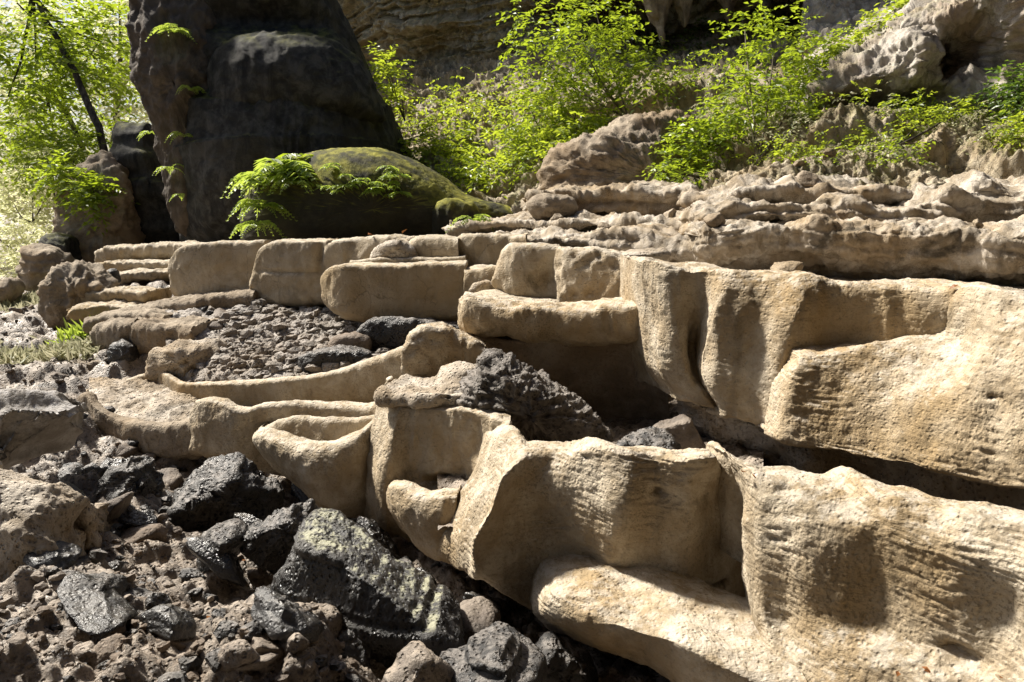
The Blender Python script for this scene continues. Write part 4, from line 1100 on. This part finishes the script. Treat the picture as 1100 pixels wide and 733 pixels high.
# areas: pixel box, number, size range, kinds, label, group
AREAS = [
    ((70, 480, 200, 600), 38, (.03, .16), ('dark', 'rubble', 'dark'), 'loose rock in the dark rubble beneath the left basin wall'),
    ((70, 600, 300, 730), 60, (.02, .10), ('rubble', 'soil', 'dark'), 'loose rock on the muddy rubble at the bottom left'),
    ((300, 640, 480, 733), 30, (.02, .09), ('rubble', 'soil', 'dark'), 'loose rock around the foot of the big black boulder'),
    ((350, 560, 520, 660), 22, (.03, .12), ('dark', 'dark', 'rubble'), 'loose dark rock in the shaded gap under the front wall'),
    ((205, 345, 400, 400), 60, (.03, .10), ('basin', 'rubble', 'dark'), 'loose grey rock in the rubble basin behind the thin dam'),
    ((0, 320, 90, 410), 18, (.04, .12), ('rubble', 'brown'), 'loose rock on the brown ground at the left edge'),
]
for (x0, y0, x1, y1), n, (s0, s1), kinds, lab in AREAS:
    for k in range(n):
        p = on_ground(rr.uniform(x0, x1), rr.uniform(y0, y1))
        s = s0 + (s1 - s0) * rr.uniform() ** 2.2
        p[2] = gheight(p[:1], p[1:2])[0] - s * .12
        if lab.endswith('thin dam'):
            p[2] = BZ(p[0], p[1]) + s * .1
        kd = kinds[rr.integers(len(kinds))]
        rock_at(p, s, kd, lab, lab.replace('loose rock', 'loose rocks').replace('loose dark rock', 'loose dark rocks').replace('loose grey rock', 'loose grey rocks'), rr)


def scatter(name, n, boxf, smin, smax, mat, label, seed=21, zf=None):
    V0, F0 = rock_verts(3, 5)
    Vs, Fs = [], []
    r = np.random.default_rng(seed)
    X, Yp = boxf(r, n)
    Z = zf(X, Yp) if zf else gheight(X, Yp)
    base = [rock_verts(q, 5) for q in range(6)]
    for k in range(n):
        V, F = base[k % 6]
        s = smin + (smax - smin) * r.uniform() ** 3
        a = r.uniform(0, 6.3); c_, s_ = math.cos(a), math.sin(a)
        Rm = np.array([[c_, -s_, 0], [s_, c_, 0], [0, 0, 1]])
        tl = r.uniform(-.6, .6); Rx = np.array([[1, 0, 0], [0, math.cos(tl), -math.sin(tl)], [0, math.sin(tl), math.cos(tl)]])
        W = (V * np.array([s, s * r.uniform(.6, 1), s * .7])) @ (Rm @ Rx).T + np.array([X[k], Yp[k], Z[k] + s * .1])
        Vs.append(W); Fs.append(F + k * len(V))
    o = link_mesh(name, np.concatenate(Vs), np.concatenate(Fs), mat, center=False, smooth=False)
    tag(o, label, 'rubble', kind='stuff')
    return o


def near_left(r, n):
    y = 1.9 + 5.0 * r.uniform(size=n) ** 1.4
    x = (r.uniform(-.8, .06, size=n)) * y
    return x, y
def basin(r, n):
    return r.uniform(-2.9, -.7, n), r.uniform(6.2, 8.6, n)
def far_left(r, n):
    y = r.uniform(7, 14, n); return -y * r.uniform(.45, .7, n), y
scatter('rubble', 3600, near_left, .006, .04, M['rubble'], 'fine rubble and crumbs of stone over the foreground ground')
scatter('rubble', 900, near_left, .008, .07, M['dark'], 'dark wet chips of stone among the foreground rubble', 33)
scatter('rubble', 3000, basin, .008, .10, M['basin'], 'grey rubble filling the basin behind the thin dam', 21, lambda X, Y: np.array([BZ(a, b) for a, b in zip(X, Y)]))
scatter('rubble', 1200, far_left, .012, .05, M['rubble'], 'sparse gravel on the ground toward the cave mouth')


# ------------------------------------------------------------------ plants
def unit(a):
    return a / np.maximum(np.linalg.norm(a, axis=-1, keepdims=True), 1e-9)


def leaves(pos, dirv, nrm, L, W):
    dirv = unit(dirv)
    side = unit(np.cross(dirv, nrm))
    up = np.cross(side, dirv)
    L = L[:, None]; W = W[:, None]
    a = pos
    b = pos + dirv * L * .45 + side * W * .5 + up * W * .12
    c = pos + dirv * L - up * L * .12
    d = pos + dirv * L * .45 - side * W * .5 + up * W * .12
    V = np.stack([a, b, c, d], 1).reshape(-1, 3)
    F = np.arange(len(V)).reshape(-1, 4)
    return V, F


def sprays(centers, outd, r, twig, k, leaf, ratio=.5, droop=.35):
    """each spray is a short drooping twig with k leaves in two ranks"""
    n = len(centers)
    d = unit(outd + r.normal(size=(n, 3)) * .45)
    d[:, 2] *= .6
    d = unit(d)
    s = np.linspace(.1, 1, k)
    tl = twig * r.uniform(.6, 1.2, n)
    pos = centers[:, None] + d[:, None] * (s[None, :, None] * tl[:, None, None])
    pos[..., 2] -= droop * tl[:, None] * s[None] ** 2
    side = unit(np.cross(d, np.array([0, 0, 1.0])))
    sg = np.where(np.arange(k) % 2, 1, -1)
    ld = d[:, None] * .55 + side[:, None] * sg[None, :, None] + r.normal(size=(n, k, 3)) * .25
    ld[..., 2] -= .25
    nr = np.array([0, 0, 1.0]) + r.normal(size=(n, k, 3)) * .45
    L = leaf * r.uniform(.6, 1.25, (n, k))
    return leaves(pos.reshape(-1, 3), ld.reshape(-1, 3), nr.reshape(-1, 3), L.ravel(), (L * ratio).ravel())


def tube(paths, parent, mat, name, sides=7):
    Vs, Fs, off = [], [], 0
    for pts, r0, r1 in paths:
        pts = resample(np.asarray(pts, float), max(6, len(pts) * 4))
        pts = pts + .012 * np.linalg.norm(pts[-1] - pts[0]) * np.stack([fbm(pts + q, 2.0, 2) for q in (0, 9, 21)], -1)
        n = len(pts)
        tg = unit(np.gradient(pts, axis=0))
        ref = np.array([1.0, .2, .1])
        a = unit(np.cross(tg, ref)); b = np.cross(tg, a)
        rad = np.linspace(r0, r1, n)[:, None, None]
        ph = np.linspace(0, 2 * math.pi, sides, endpoint=False)
        V = pts[:, None] + rad * (np.cos(ph)[None, :, None] * a[:, None] + np.sin(ph)[None, :, None] * b[:, None])
        Vs.append(V.reshape(-1, 3)); Fs.append(grid_faces(n, sides, True) + off); off += n * sides
    return link_mesh(name, np.concatenate(Vs), np.concatenate(Fs), mat, parent)


def plant(name, cat, label, foot, blobs, mat, leaf, twig, k, dens, seed, stems=3, bark='bark', group=None, srad=.02, crown='foliage', trunk='stem', ratio=.5, trunkpath=None, droop=.35):
    """foot (u, v, Y); blobs [(u, v, Y, ru, rv)] in pixels at distance Y; dens sprays per blob"""
    r = np.random.default_rng(seed)
    f = P(*foot)
    root = empty(name, f)
    tag(root, label, cat, group)
    C, D = [], []
    paths = []
    for (u, v, Y, ru, rv, *dn) in blobs:
        c = P(u, v, Y)
        rx = ru * Y / FPX; rz = rv * Y / FPX; ry = .5 * (rx + rz)
        n = int(dens * (dn[0] if dn else 1))
        d = unit(r.normal(size=(n, 3)))
        q = r.uniform(.25, 1.0, n) ** .6
        lump = 1 + .35 * fbm(d * 1.0 + seed, 1.9, 2)
        C.append(c + d * (q * lump)[:, None] * np.array([rx, ry, rz])); D.append(d + np.array([0, 0, .15]))
        paths.append((np.array([f if trunkpath is None else P(*trunkpath[-1]), (f * .4 + c * .6 if trunkpath is None else P(*trunkpath[-1]) * .5 + c * .5) + np.array([0, 0, -.08 * rz]), c + np.array([0, 0, rz * .3])]), srad, srad * .35))
    V, F = sprays(np.concatenate(C), np.concatenate(D), r, twig, k, leaf, ratio, droop)
    link_mesh(crown, V, F, mat, root, smooth=False)
    if trunkpath is not None:
        paths = [(np.array([P(*q) for q in trunkpath]), srad * 2.2, srad * 1.2)] + paths
    else:
        paths = paths[:max(stems, 1)]
    tube(paths, root, M[bark], trunk)
    return root


# trees at the cave mouth
plant('tree', 'tree', 'slender leaning tree with a dark trunk before the dark stump', (126, 215, 17), [(20, 20, 18, 55, 50), (75, 40, 18.5, 50, 45), (40, 75, 18, 60, 45), (10, 120, 18, 50, 50), (110, 60, 19, 40, 45)], M['leaf'], .17, .6, 9, 120, 1,
      trunk='trunk', crown='crown', srad=.042, trunkpath=[(126, 218, 17), (112, 160, 17), (90, 100, 17.3), (60, 40, 17.6), (35, -5, 18)])
plant('tree', 'tree', 'thin tree with two bare stems left of the leaning tree', (100, 185, 19), [(50, 130, 20, 40, 40), (95, 110, 20, 40, 45), (120, 40, 21, 40, 50), (60, 160, 20, 35, 30)], M['leaf'], .16, .6, 9, 90, 2,
      trunk='trunk', crown='crown', srad=.035, trunkpath=[(98, 190, 19), (85, 150, 19), (70, 120, 19.3), (50, 95, 19.5)])
plant('tree', 'tree', 'bright leafy tree farther out, tall behind the leaning one', (120, 230, 27), [(130, 20, 27, 50, 60), (110, 90, 27, 55, 50), (150, 60, 27, 30, 60), (80, 10, 28, 60, 50), (30, 50, 28, 60, 60), (140, 110, 26, 30, 40)], M['pale'], .22, .9, 9, 130, 3,
      trunk='trunk', crown='crown', srad=.08, trunkpath=[(120, 240, 27), (124, 150, 27), (128, 80, 27)])
plant('tree', 'tree', 'sunny broad tree at the far left edge of the cave mouth', (-20, 250, 26), [(10, 150, 26, 55, 50), (-20, 90, 26, 50, 60), (40, 190, 26, 50, 40), (-10, 30, 26, 45, 50)], M['pale'], .22, .9, 9, 130, 4,
      trunk='trunk', crown='crown', srad=.08, trunkpath=[(-20, 260, 26), (-18, 190, 26), (-10, 130, 26)])
for i, (lab, ft, bl_, mt, sd_) in enumerate((
        ('bushy sunlit shrub growing under the trees at far left', (35, 240, 18), [(35, 205, 18, 35, 30), (60, 185, 18, 30, 25), (15, 225, 18, 30, 25)], 'pale', 5),
        ('pale overexposed shrub beyond the dark mossy boulder', (15, 270, 20), [(10, 262, 20, 30, 24), (40, 250, 20, 25, 22), (-15, 240, 20, 30, 30), (20, 290, 18, 30, 16)], 'pale', 6),
        ('small shrub clinging to the craggy rock under the stump', (90, 200, 15), [(75, 190, 14.9, 18, 15), (100, 205, 14.6, 15, 12)], 'leaf', 7),
        ('dense shrub between the thin tree and the craggy rock', (60, 215, 17), [(50, 170, 17, 30, 25), (85, 165, 17, 20, 20)], 'leaf', 8))):
    plant('shrub', 'shrub', lab, ft, bl_, M[mt], .13, .45, 8, 110, sd_, srad=.02)

# plants on the slope
SLP = [
    ('sapling', 'tall bright sapling spreading in front of the layered cliff', (676, 128, 13), [(590, 20, 13.5, 40, 30), (640, 20, 13.5, 40, 28), (625, 55, 13, 45, 30), (580, 70, 13.3, 35, 30), (665, 50, 13, 28, 25), (690, 85, 12.8, 25, 22), (600, 105, 13, 35, 24)], 'leaf', .11, 21, 62),
    ('shrub', 'bright bush hanging below the tall sapling', (600, 165, 13), [(570, 125, 13, 40, 24), (620, 125, 12.8, 35, 22), (580, 155, 12.8, 30, 16), (640, 145, 12.5, 20, 12)], 'leaf_bright', .10, 22, 90),
    ('shrub', 'low bush at the foot of the layered cliff', (500, 190, 14), [(480, 150, 15, 30, 22), (510, 165, 14.5, 30, 20), (455, 160, 15, 20, 18), (530, 180, 13.5, 30, 12)], 'leaf_bright', .10, 23, 80),
    ('shrub', 'sprig of leaves growing beside the dark pillar edge', (435, 130, 16), [(420, 85, 16, 10, 18), (432, 110, 16, 14, 16), (412, 70, 16, 6, 8)], 'leaf_bright', .12, 24, 30),
    ('shrub', 'sparse bush on the rubble slope right of the mound', (560, 200, 12.5), [(545, 185, 12.5, 30, 14), (590, 180, 12.3, 24, 14), (515, 195, 12.8, 20, 9)], 'leaf_bright', .09, 25, 60),
    ('sapling', 'leafy sapling right of the lumpy boulder', (815, 175, 9.8), [(800, 40, 11, 25, 25), (830, 70, 10.6, 35, 28), (800, 100, 10.4, 28, 24), (850, 110, 10.2, 28, 22), (780, 130, 10.2, 22, 18), (845, 40, 11, 22, 25)], 'leaf', .095, 26, 44),
    ('shrub', 'drooping green branch across the right of the lumpy boulder', (765, 155, 10.4), [(745, 150, 10.3, 26, 14), (730, 172, 10.2, 18, 9), (770, 135, 10.3, 22, 14)], 'leaf', .09, 27, 50),
    ('shrub', 'bush filling the shaded slope below the stalactites', (880, 115, 10.8), [(870, 90, 10.8, 24, 18), (885, 60, 11.2, 24, 20), (862, 128, 10.2, 14, 12)], 'leaf', .09, 28, 60),
    ('shrub', 'leafy shrub along the left shoulder of the grey outcrop', (930, 60, 11), [(940, 40, 11.2, 26, 14), (965, 22, 11.4, 24, 14), (915, 60, 11, 20, 12), (985, 5, 11.6, 20, 12)], 'leaf_bright', .09, 29, 60),
    ('shrub', 'dark leafed bush at the right edge under the hollow', (1095, 115, 9.2), [(1088, 90, 9.2, 20, 14), (1110, 110, 9, 24, 16)], 'leaf_dark', .08, 30, 60),
    ('shrub', 'ground hugging yellow green plants along the right slope', (960, 160, 9), [(900, 165, 9.3, 30, 8), (940, 150, 9.4, 30, 9), (990, 130, 9.4, 30, 9), (1030, 120, 9.3, 22, 8)], 'leaf_bright', .05, 31, 70),
    ('shrub', 'small tuft at the right picture edge above the top terrace', (1090, 150, 8.5), [(1085, 140, 8.6, 16, 9), (1105, 150, 8.5, 16, 9)], 'leaf_bright', .06, 32, 50),
    ('shrub', 'few leaves sprouting between the boulder and its dark gap', (755, 190, 9.6), [(745, 190, 9.6, 14, 7), (720, 185, 9.6, 8, 6)], 'leaf', .07, 33, 24),
]
for nm, lab, ft, bl_, mt, lf, sd_, dn in SLP:
    plant(nm, nm, lab, ft, bl_, M[mt], lf, lf * 3.6, 8, dn, sd_, srad=.018, bark='pale_bark' if nm == 'sapling' else 'bark', stems=4)


rs = np.random.default_rng(63)
hp_ = HG.reshape(-1, 3)
hd_ = hp_ - CAM
fy_ = hd_[:, 1] * CP - hd_[:, 2] * SP
hu_ = 550 + FPX * hd_[:, 0] / fy_
hv_ = 366.5 - FPX * (hd_[:, 2] * CP + hd_[:, 1] * SP) / fy_
for (x0, y0, x1, y1), n, mts, lab, grp, lf in (
        ((430, 105, 620, 205), 62, ('leaf', 'leaf_bright', 'leaf_bright'), 'small leafy seedling on the rubble slope under the layered cliff', 'seedlings under the layered cliff', .10),
        ((760, 100, 1000, 185), 62, ('leaf', 'leaf_bright', 'grass'), 'small leafy seedling on the right slope below the grey outcrop', 'seedlings on the right slope', .055),
        ((1000, 110, 1100, 180), 9, ('leaf_bright', 'grass'), 'small leafy seedling at the right end of the slope', 'seedlings at the right end of the slope', .05),
        ((640, 20, 900, 110), 30, ('leaf', 'leaf_dark'), 'leafy sprout on the shaded rock around the stalactites', 'sprouts around the stalactites', .09)):
    idx = np.where((hu_ > x0) & (hu_ < x1) & (hv_ > y0) & (hv_ < y1))[0]
    for k in range(n):
        p = hp_[rs.choice(idx)]
        nn = int(rs.integers(8, 22))
        C_ = p + rs.normal(size=(nn, 3)) * np.array([1, 1, .7]) * lf * 2.2 + np.array([0, -.05, lf * 2.2])
        V, F = sprays(C_, rs.normal(size=(nn, 3)), rs, lf * 3.2, 7, lf * rs.uniform(.7, 1.2), .5, .35)
        o = link_mesh('small_shrub', V, F, M[mts[rs.integers(len(mts))]], smooth=False)
        tag(o, lab, 'plant', grp)


def fern(u, v, Y, n, length, mat, label, seed, spread=(-180, 180), up=1.0, group='ferns on the mossy mound', name='fern', pairs=14):
    r = np.random.default_rng(seed)
    c = P(u, v, Y)
    Vs, Fs, off = [], [], 0
    for k in range(n):
        az = R(r.uniform(*spread)); L = length * r.uniform(.65, 1.15)
        h = np.array([math.cos(az), math.sin(az), 0])
        s = np.linspace(0.06, 1, pairs)
        e = up * r.uniform(.6, 1.2)
        pts = c + h * (L * s * (.55 + .3 * s))[:, None] + np.array([0, 0, 1.0]) * (L * (e * s - (e + .25) * s ** 2.2))[:, None]
        tg = unit(np.gradient(pts, axis=0))
        sd_ = unit(np.cross(tg, np.array([0, 0, 1.0])))
        pin = L * .26 * np.sin(np.clip(s * 1.05, 0, 1) * math.pi * .86 + .35) + .01 * L
        for sg in (-1, 1):
            ld = sd_ * sg + tg * .45 + r.normal(size=(pairs, 3)) * .08
            ld[:, 2] -= .15
            nr = np.array([0, 0, 1.0]) + r.normal(size=(pairs, 3)) * .2
            V, F = leaves(pts, ld, nr, pin, np.full(pairs, L / pairs * 1.25))
            Vs.append(V); Fs.append(F + off); off += len(V)
        a = unit(np.cross(tg, sd_)) * .004
        rv = np.concatenate([pts + sd_ * .004, pts - sd_ * .004])
        m = len(pts)
        Vs.append(rv); Fs.append(np.array([[i, i + 1, m + i + 1, m + i] for i in range(m - 1)]) + off); off += len(rv)
    o = link_mesh(name, np.concatenate(Vs), np.concatenate(Fs), mat, smooth=False)
    return tag(o, label, 'fern', group)


FERNS = [
    (302, 190, 10.9, 20, .8, 'big fern on the left shoulder of the mossy mound'),
    (325, 180, 11.2, 12, .65, 'upright dark green fern on top of the mound, right of the big fern'),
    (280, 200, 10.7, 16, .65, 'pale fern hanging over the left end of the mound'),
    (280, 226, 10.5, 12, .5, 'fern drooping halfway down the left end of the mound'),
    (274, 246, 10.3, 10, .45, 'lowest fern on the left end of the mound, near the smooth block'),
    (318, 200, 10.6, 12, .6, 'short fern below the upright one on the mound'),
]
for i, (u, v, Y, n, L, lab) in enumerate(FERNS):
    fern(u, v, Y, n, L, M['fern'] if i != 1 else M['leaf'], lab, 50 + i)
rf = np.random.default_rng(9)
for i in range(26):
    u = rf.uniform(350, 442); v = rf.uniform(178, 208) + (u - 395) * .05
    fern(u, v, 10.42 + rf.uniform(-.05, .06) + abs(u - 400) * .001 + (v < 188) * .12, 5, .22, M['fern'], 'small fern sprig on the front of the mossy mound', 80 + i, spread=(-150, -30), up=.3, group='small fern sprigs on the mound front', pairs=9, name='fern_sprig')
for i, (u, v, Y, n, L, lab) in enumerate((
        (186, 36, 13.2, 6, .6, 'bright fern hanging from the top of the brown pillar flank'), (205, 98, 13.2, 5, .4, 'small fern halfway up the brown pillar flank'),
        (197, 148, 13.2, 4, .35, 'little fern low on the brown pillar flank'), (183, 183, 13.4, 6, .35, 'trailing fern at the foot of the brown pillar flank'),
        (195, 212, 13.2, 4, .3, 'lowest sprig beside the pillar foot'), (510, 240, 9.5, 9, .35, 'fern sprouting at the right toe of the mossy mound'),
        (160, 145, 15.1, 6, .35, 'fern hanging from the flat top of the dark stump'))):
    fern(u, v, Y, n, L, M['fern'], lab, 130 + i, group='ferns on the stone pillars' if i != 5 else None)


def tuft(u, v, w_, n, h, mat, label, seed, name='low_shrub', Y=None):
    r = np.random.default_rng(seed)
    c = on_ground(u, v) if Y is None else P(u, v, Y)
    x = c[0] + r.normal(size=n) * w_; y = c[1] + r.normal(size=n) * w_
    z = (gheight(x, y) if Y is None else c[2] + 0 * x)
    pos = np.stack([x, y, z], -1)
    d = r.normal(size=(n, 3)) * .9; d[:, 2] = .8
    L = h * r.uniform(.5, 1.2, n)
    V, F = leaves(pos, d, r.normal(size=(n, 3)), L, L * .26)
    o = link_mesh(name, V, F, mat, smooth=False)
    return tag(o, label, 'plant', 'low plants on the left ground')


tuft(24, 396, .26, 1400, .14, M['grass'], 'bright pale tuft of low plants behind the flat topped boulder', 1)
tuft(92, 384, .14, 600, .14, M['grass'], 'yellowish tuft left of the pitch black stone', 2)
tuft(86, 368, .10, 260, .18, M['fern'], 'small upright green sprig at the square brown block', 3)
tuft(152, 378, .10, 420, .14, M['grass'], 'orange tinged tuft right of the pitch black stone', 4)
tuft(26, 332, .4, 1200, .15, M['grass'], 'pale low plants on the ground below the crumbling stump', 5)
tuft(62, 326, .3, 700, .13, M['grass'], 'thin grass beside the big brown boulder', 6)

# fallen leaves
FL = [(432, 251, 7.9), (395, 252, 8.2), (808, 509, 3.03), (990, 716, 2.33), (1000, 722, 2.3), (965, 721, 2.4), (1075, 728, 2.2), (800, 507, 3.0), (590, 186, 11), (1030, 306, 3.85)]
for i, (u, v, Y) in enumerate(FL):
    r = np.random.default_rng(i)
    p = P(u, v, Y)
    V, F = leaves(p[None], r.normal(size=(1, 3)) * np.array([1, 1, .2]), np.array([[.2, -.4, 1.0]]), np.array([.012 * Y]), np.array([.007 * Y]))
    V = np.concatenate([V, V + np.array([0, 0, -.0015])])
    F = np.concatenate([F, F[:, ::-1] + 4])
    o = link_mesh('fallen_leaf', V, F, M['litter'], smooth=False)
    tag(o, 'tiny orange fallen leaf resting on pale stone', 'leaf', 'fallen leaves on the stone')

# stones lying on the slope
hp = HG.reshape(-1, 3)
hd = hp - CAM
fy = hd[:, 1] * CP - hd[:, 2] * SP
hu = 550 + FPX * hd[:, 0] / fy
hv = 366.5 - FPX * (hd[:, 2] * CP + hd[:, 1] * SP) / fy
r = np.random.default_rng(77)
for (x0, y0, x1, y1), n, s0, s1, kd, lab, grp in (
        ((440, 110, 600, 195), 24, .05, .15, 'brown', 'loose brown rock on the planted slope under the layered cliff', 'loose rocks under the layered cliff'),
        ((750, 110, 1100, 185), 40, .05, .13, 'slope', 'loose tan rock on the right slope under the grey outcrop', 'loose rocks on the right slope')):
    idx = np.where((hu > x0) & (hu < x1) & (hv > y0) & (hv < y1))[0]
    for k in range(n):
        p = hp[r.choice(idx)].copy()
        rock_at(p, s0 + (s1 - s0) * r.uniform() ** 2, kd, lab, grp, r, .55)

for i, (u, v, Y, sz) in enumerate(((770, 236, 7.05, .10), (842, 288, 4.7, .09), (905, 232, 6.8, .07), (985, 238, 6.5, .09), (870, 193, 8.1, .12), (690, 201, 9.3, .1), (650, 246, 8.1, .09), (720, 232, 8.4, .1), (600, 235, 8.9, .08), (1050, 240, 6.2, .06))):
    rock_at(P(u, v, Y), sz, 'ledge' if i % 2 else 'brown', 'small broken stone lying on the stacked ledges at the right', 'stones on the stacked ledges', r, .7)
for i in range(18):
    if i < 12:
        x = r.uniform(-1.9, -.2); y = r.uniform(2.7, 4.4); z = gheight(np.array([x]), np.array([y]))[0] + .02
    else:
        q = BFG.reshape(-1, 3)[r.integers(BFG.shape[0] * BFG.shape[1])]
        x, y, z = q + np.array([0, 0, .02])
    V, F = leaves(np.array([[x, y, z]]), r.normal(size=(1, 3)) * np.array([1, 1, .25]), np.array([[.2, -.4, 1.0]]), np.array([.03 + .02 * r.uniform()]), np.array([.018]))
    V = np.concatenate([V, V + np.array([0, 0, -.0015])]); F = np.concatenate([F, F[:, ::-1] + 4])
    tag(link_mesh('fallen_leaf', V, F, M['litter'], smooth=False), 'small brown fallen leaf lying in the dark rubble' if i < 12 else 'small brown fallen leaf on the gravel of the rubble basin', 'leaf',
        'fallen leaves in the rubble' if i < 12 else 'fallen leaves in the rubble basin')

# jagged wet slabs lying aslant in the rubble
for i, (u, v, sx, sy, sz, lab) in enumerate((
        (215, 560, .22, .13, .09, 'jagged wet black slab just below the notched tan wall'), (262, 520, .26, .15, .10, 'broad wet black slab in the shade under the rounded nose'),
        (150, 575, .16, .10, .06, 'thin black slab right of the crusty stump'), (235, 630, .20, .12, .07, 'wet black slab left of the big streaked slab'),
        (300, 690, .20, .11, .08, 'tilted black slab below the big streaked slab'), (110, 675, .19, .12, .05, 'low slate slab near the bottom left corner, its top glinting'),
        (180, 690, .13, .09, .05, 'small black slab at the bottom, between the gravel heaps'), (60, 620, .12, .09, .06, 'black slab leaning on the crusty stump'),
        (340, 545, .20, .12, .09, 'black slab wedged under the rounded nose'), (400, 600, .18, .10, .08, 'black slab under the upright pale panel'),
        (450, 640, .17, .10, .07, 'black slab in the gap between streaked slab and front wall'), (520, 690, .16, .10, .07, 'black slab in the dark gap under the lip'),
        (380, 715, .15, .10, .06, 'splintered black slab at the bottom edge beside the low muddy rock'), (75, 545, .13, .09, .06, 'black slab between flat topped boulder and crusty stump'),
        (270, 590, .12, .08, .07, 'small jagged black slab left of the streaked slab top'), (130, 520, .15, .10, .07, 'black slab under the low left basin wall'))):
    V, F = rock_verts(400 + i * 7, 26)
    V = V * np.array([sx, sy, sz])
    V = V + .25 * sz * np.stack([0 * V[:, 0], 0 * V[:, 0], fbm(V, 14, 3, .6, True)], -1)
    q = on_ground(u, v)
    o = link_mesh('boulder', V, F, M['wetblack'], center=False, smooth=True)
    o.location = (q[0], q[1], gheight(q[:1], q[1:2])[0] + .05)
    o.rotation_euler = (R(r.uniform(-25, 5)), R(r.uniform(12, 38)), R(r.uniform(-50, 0)))
    tag(o, lab, 'rock slab', 'wet slabs in the rubble')
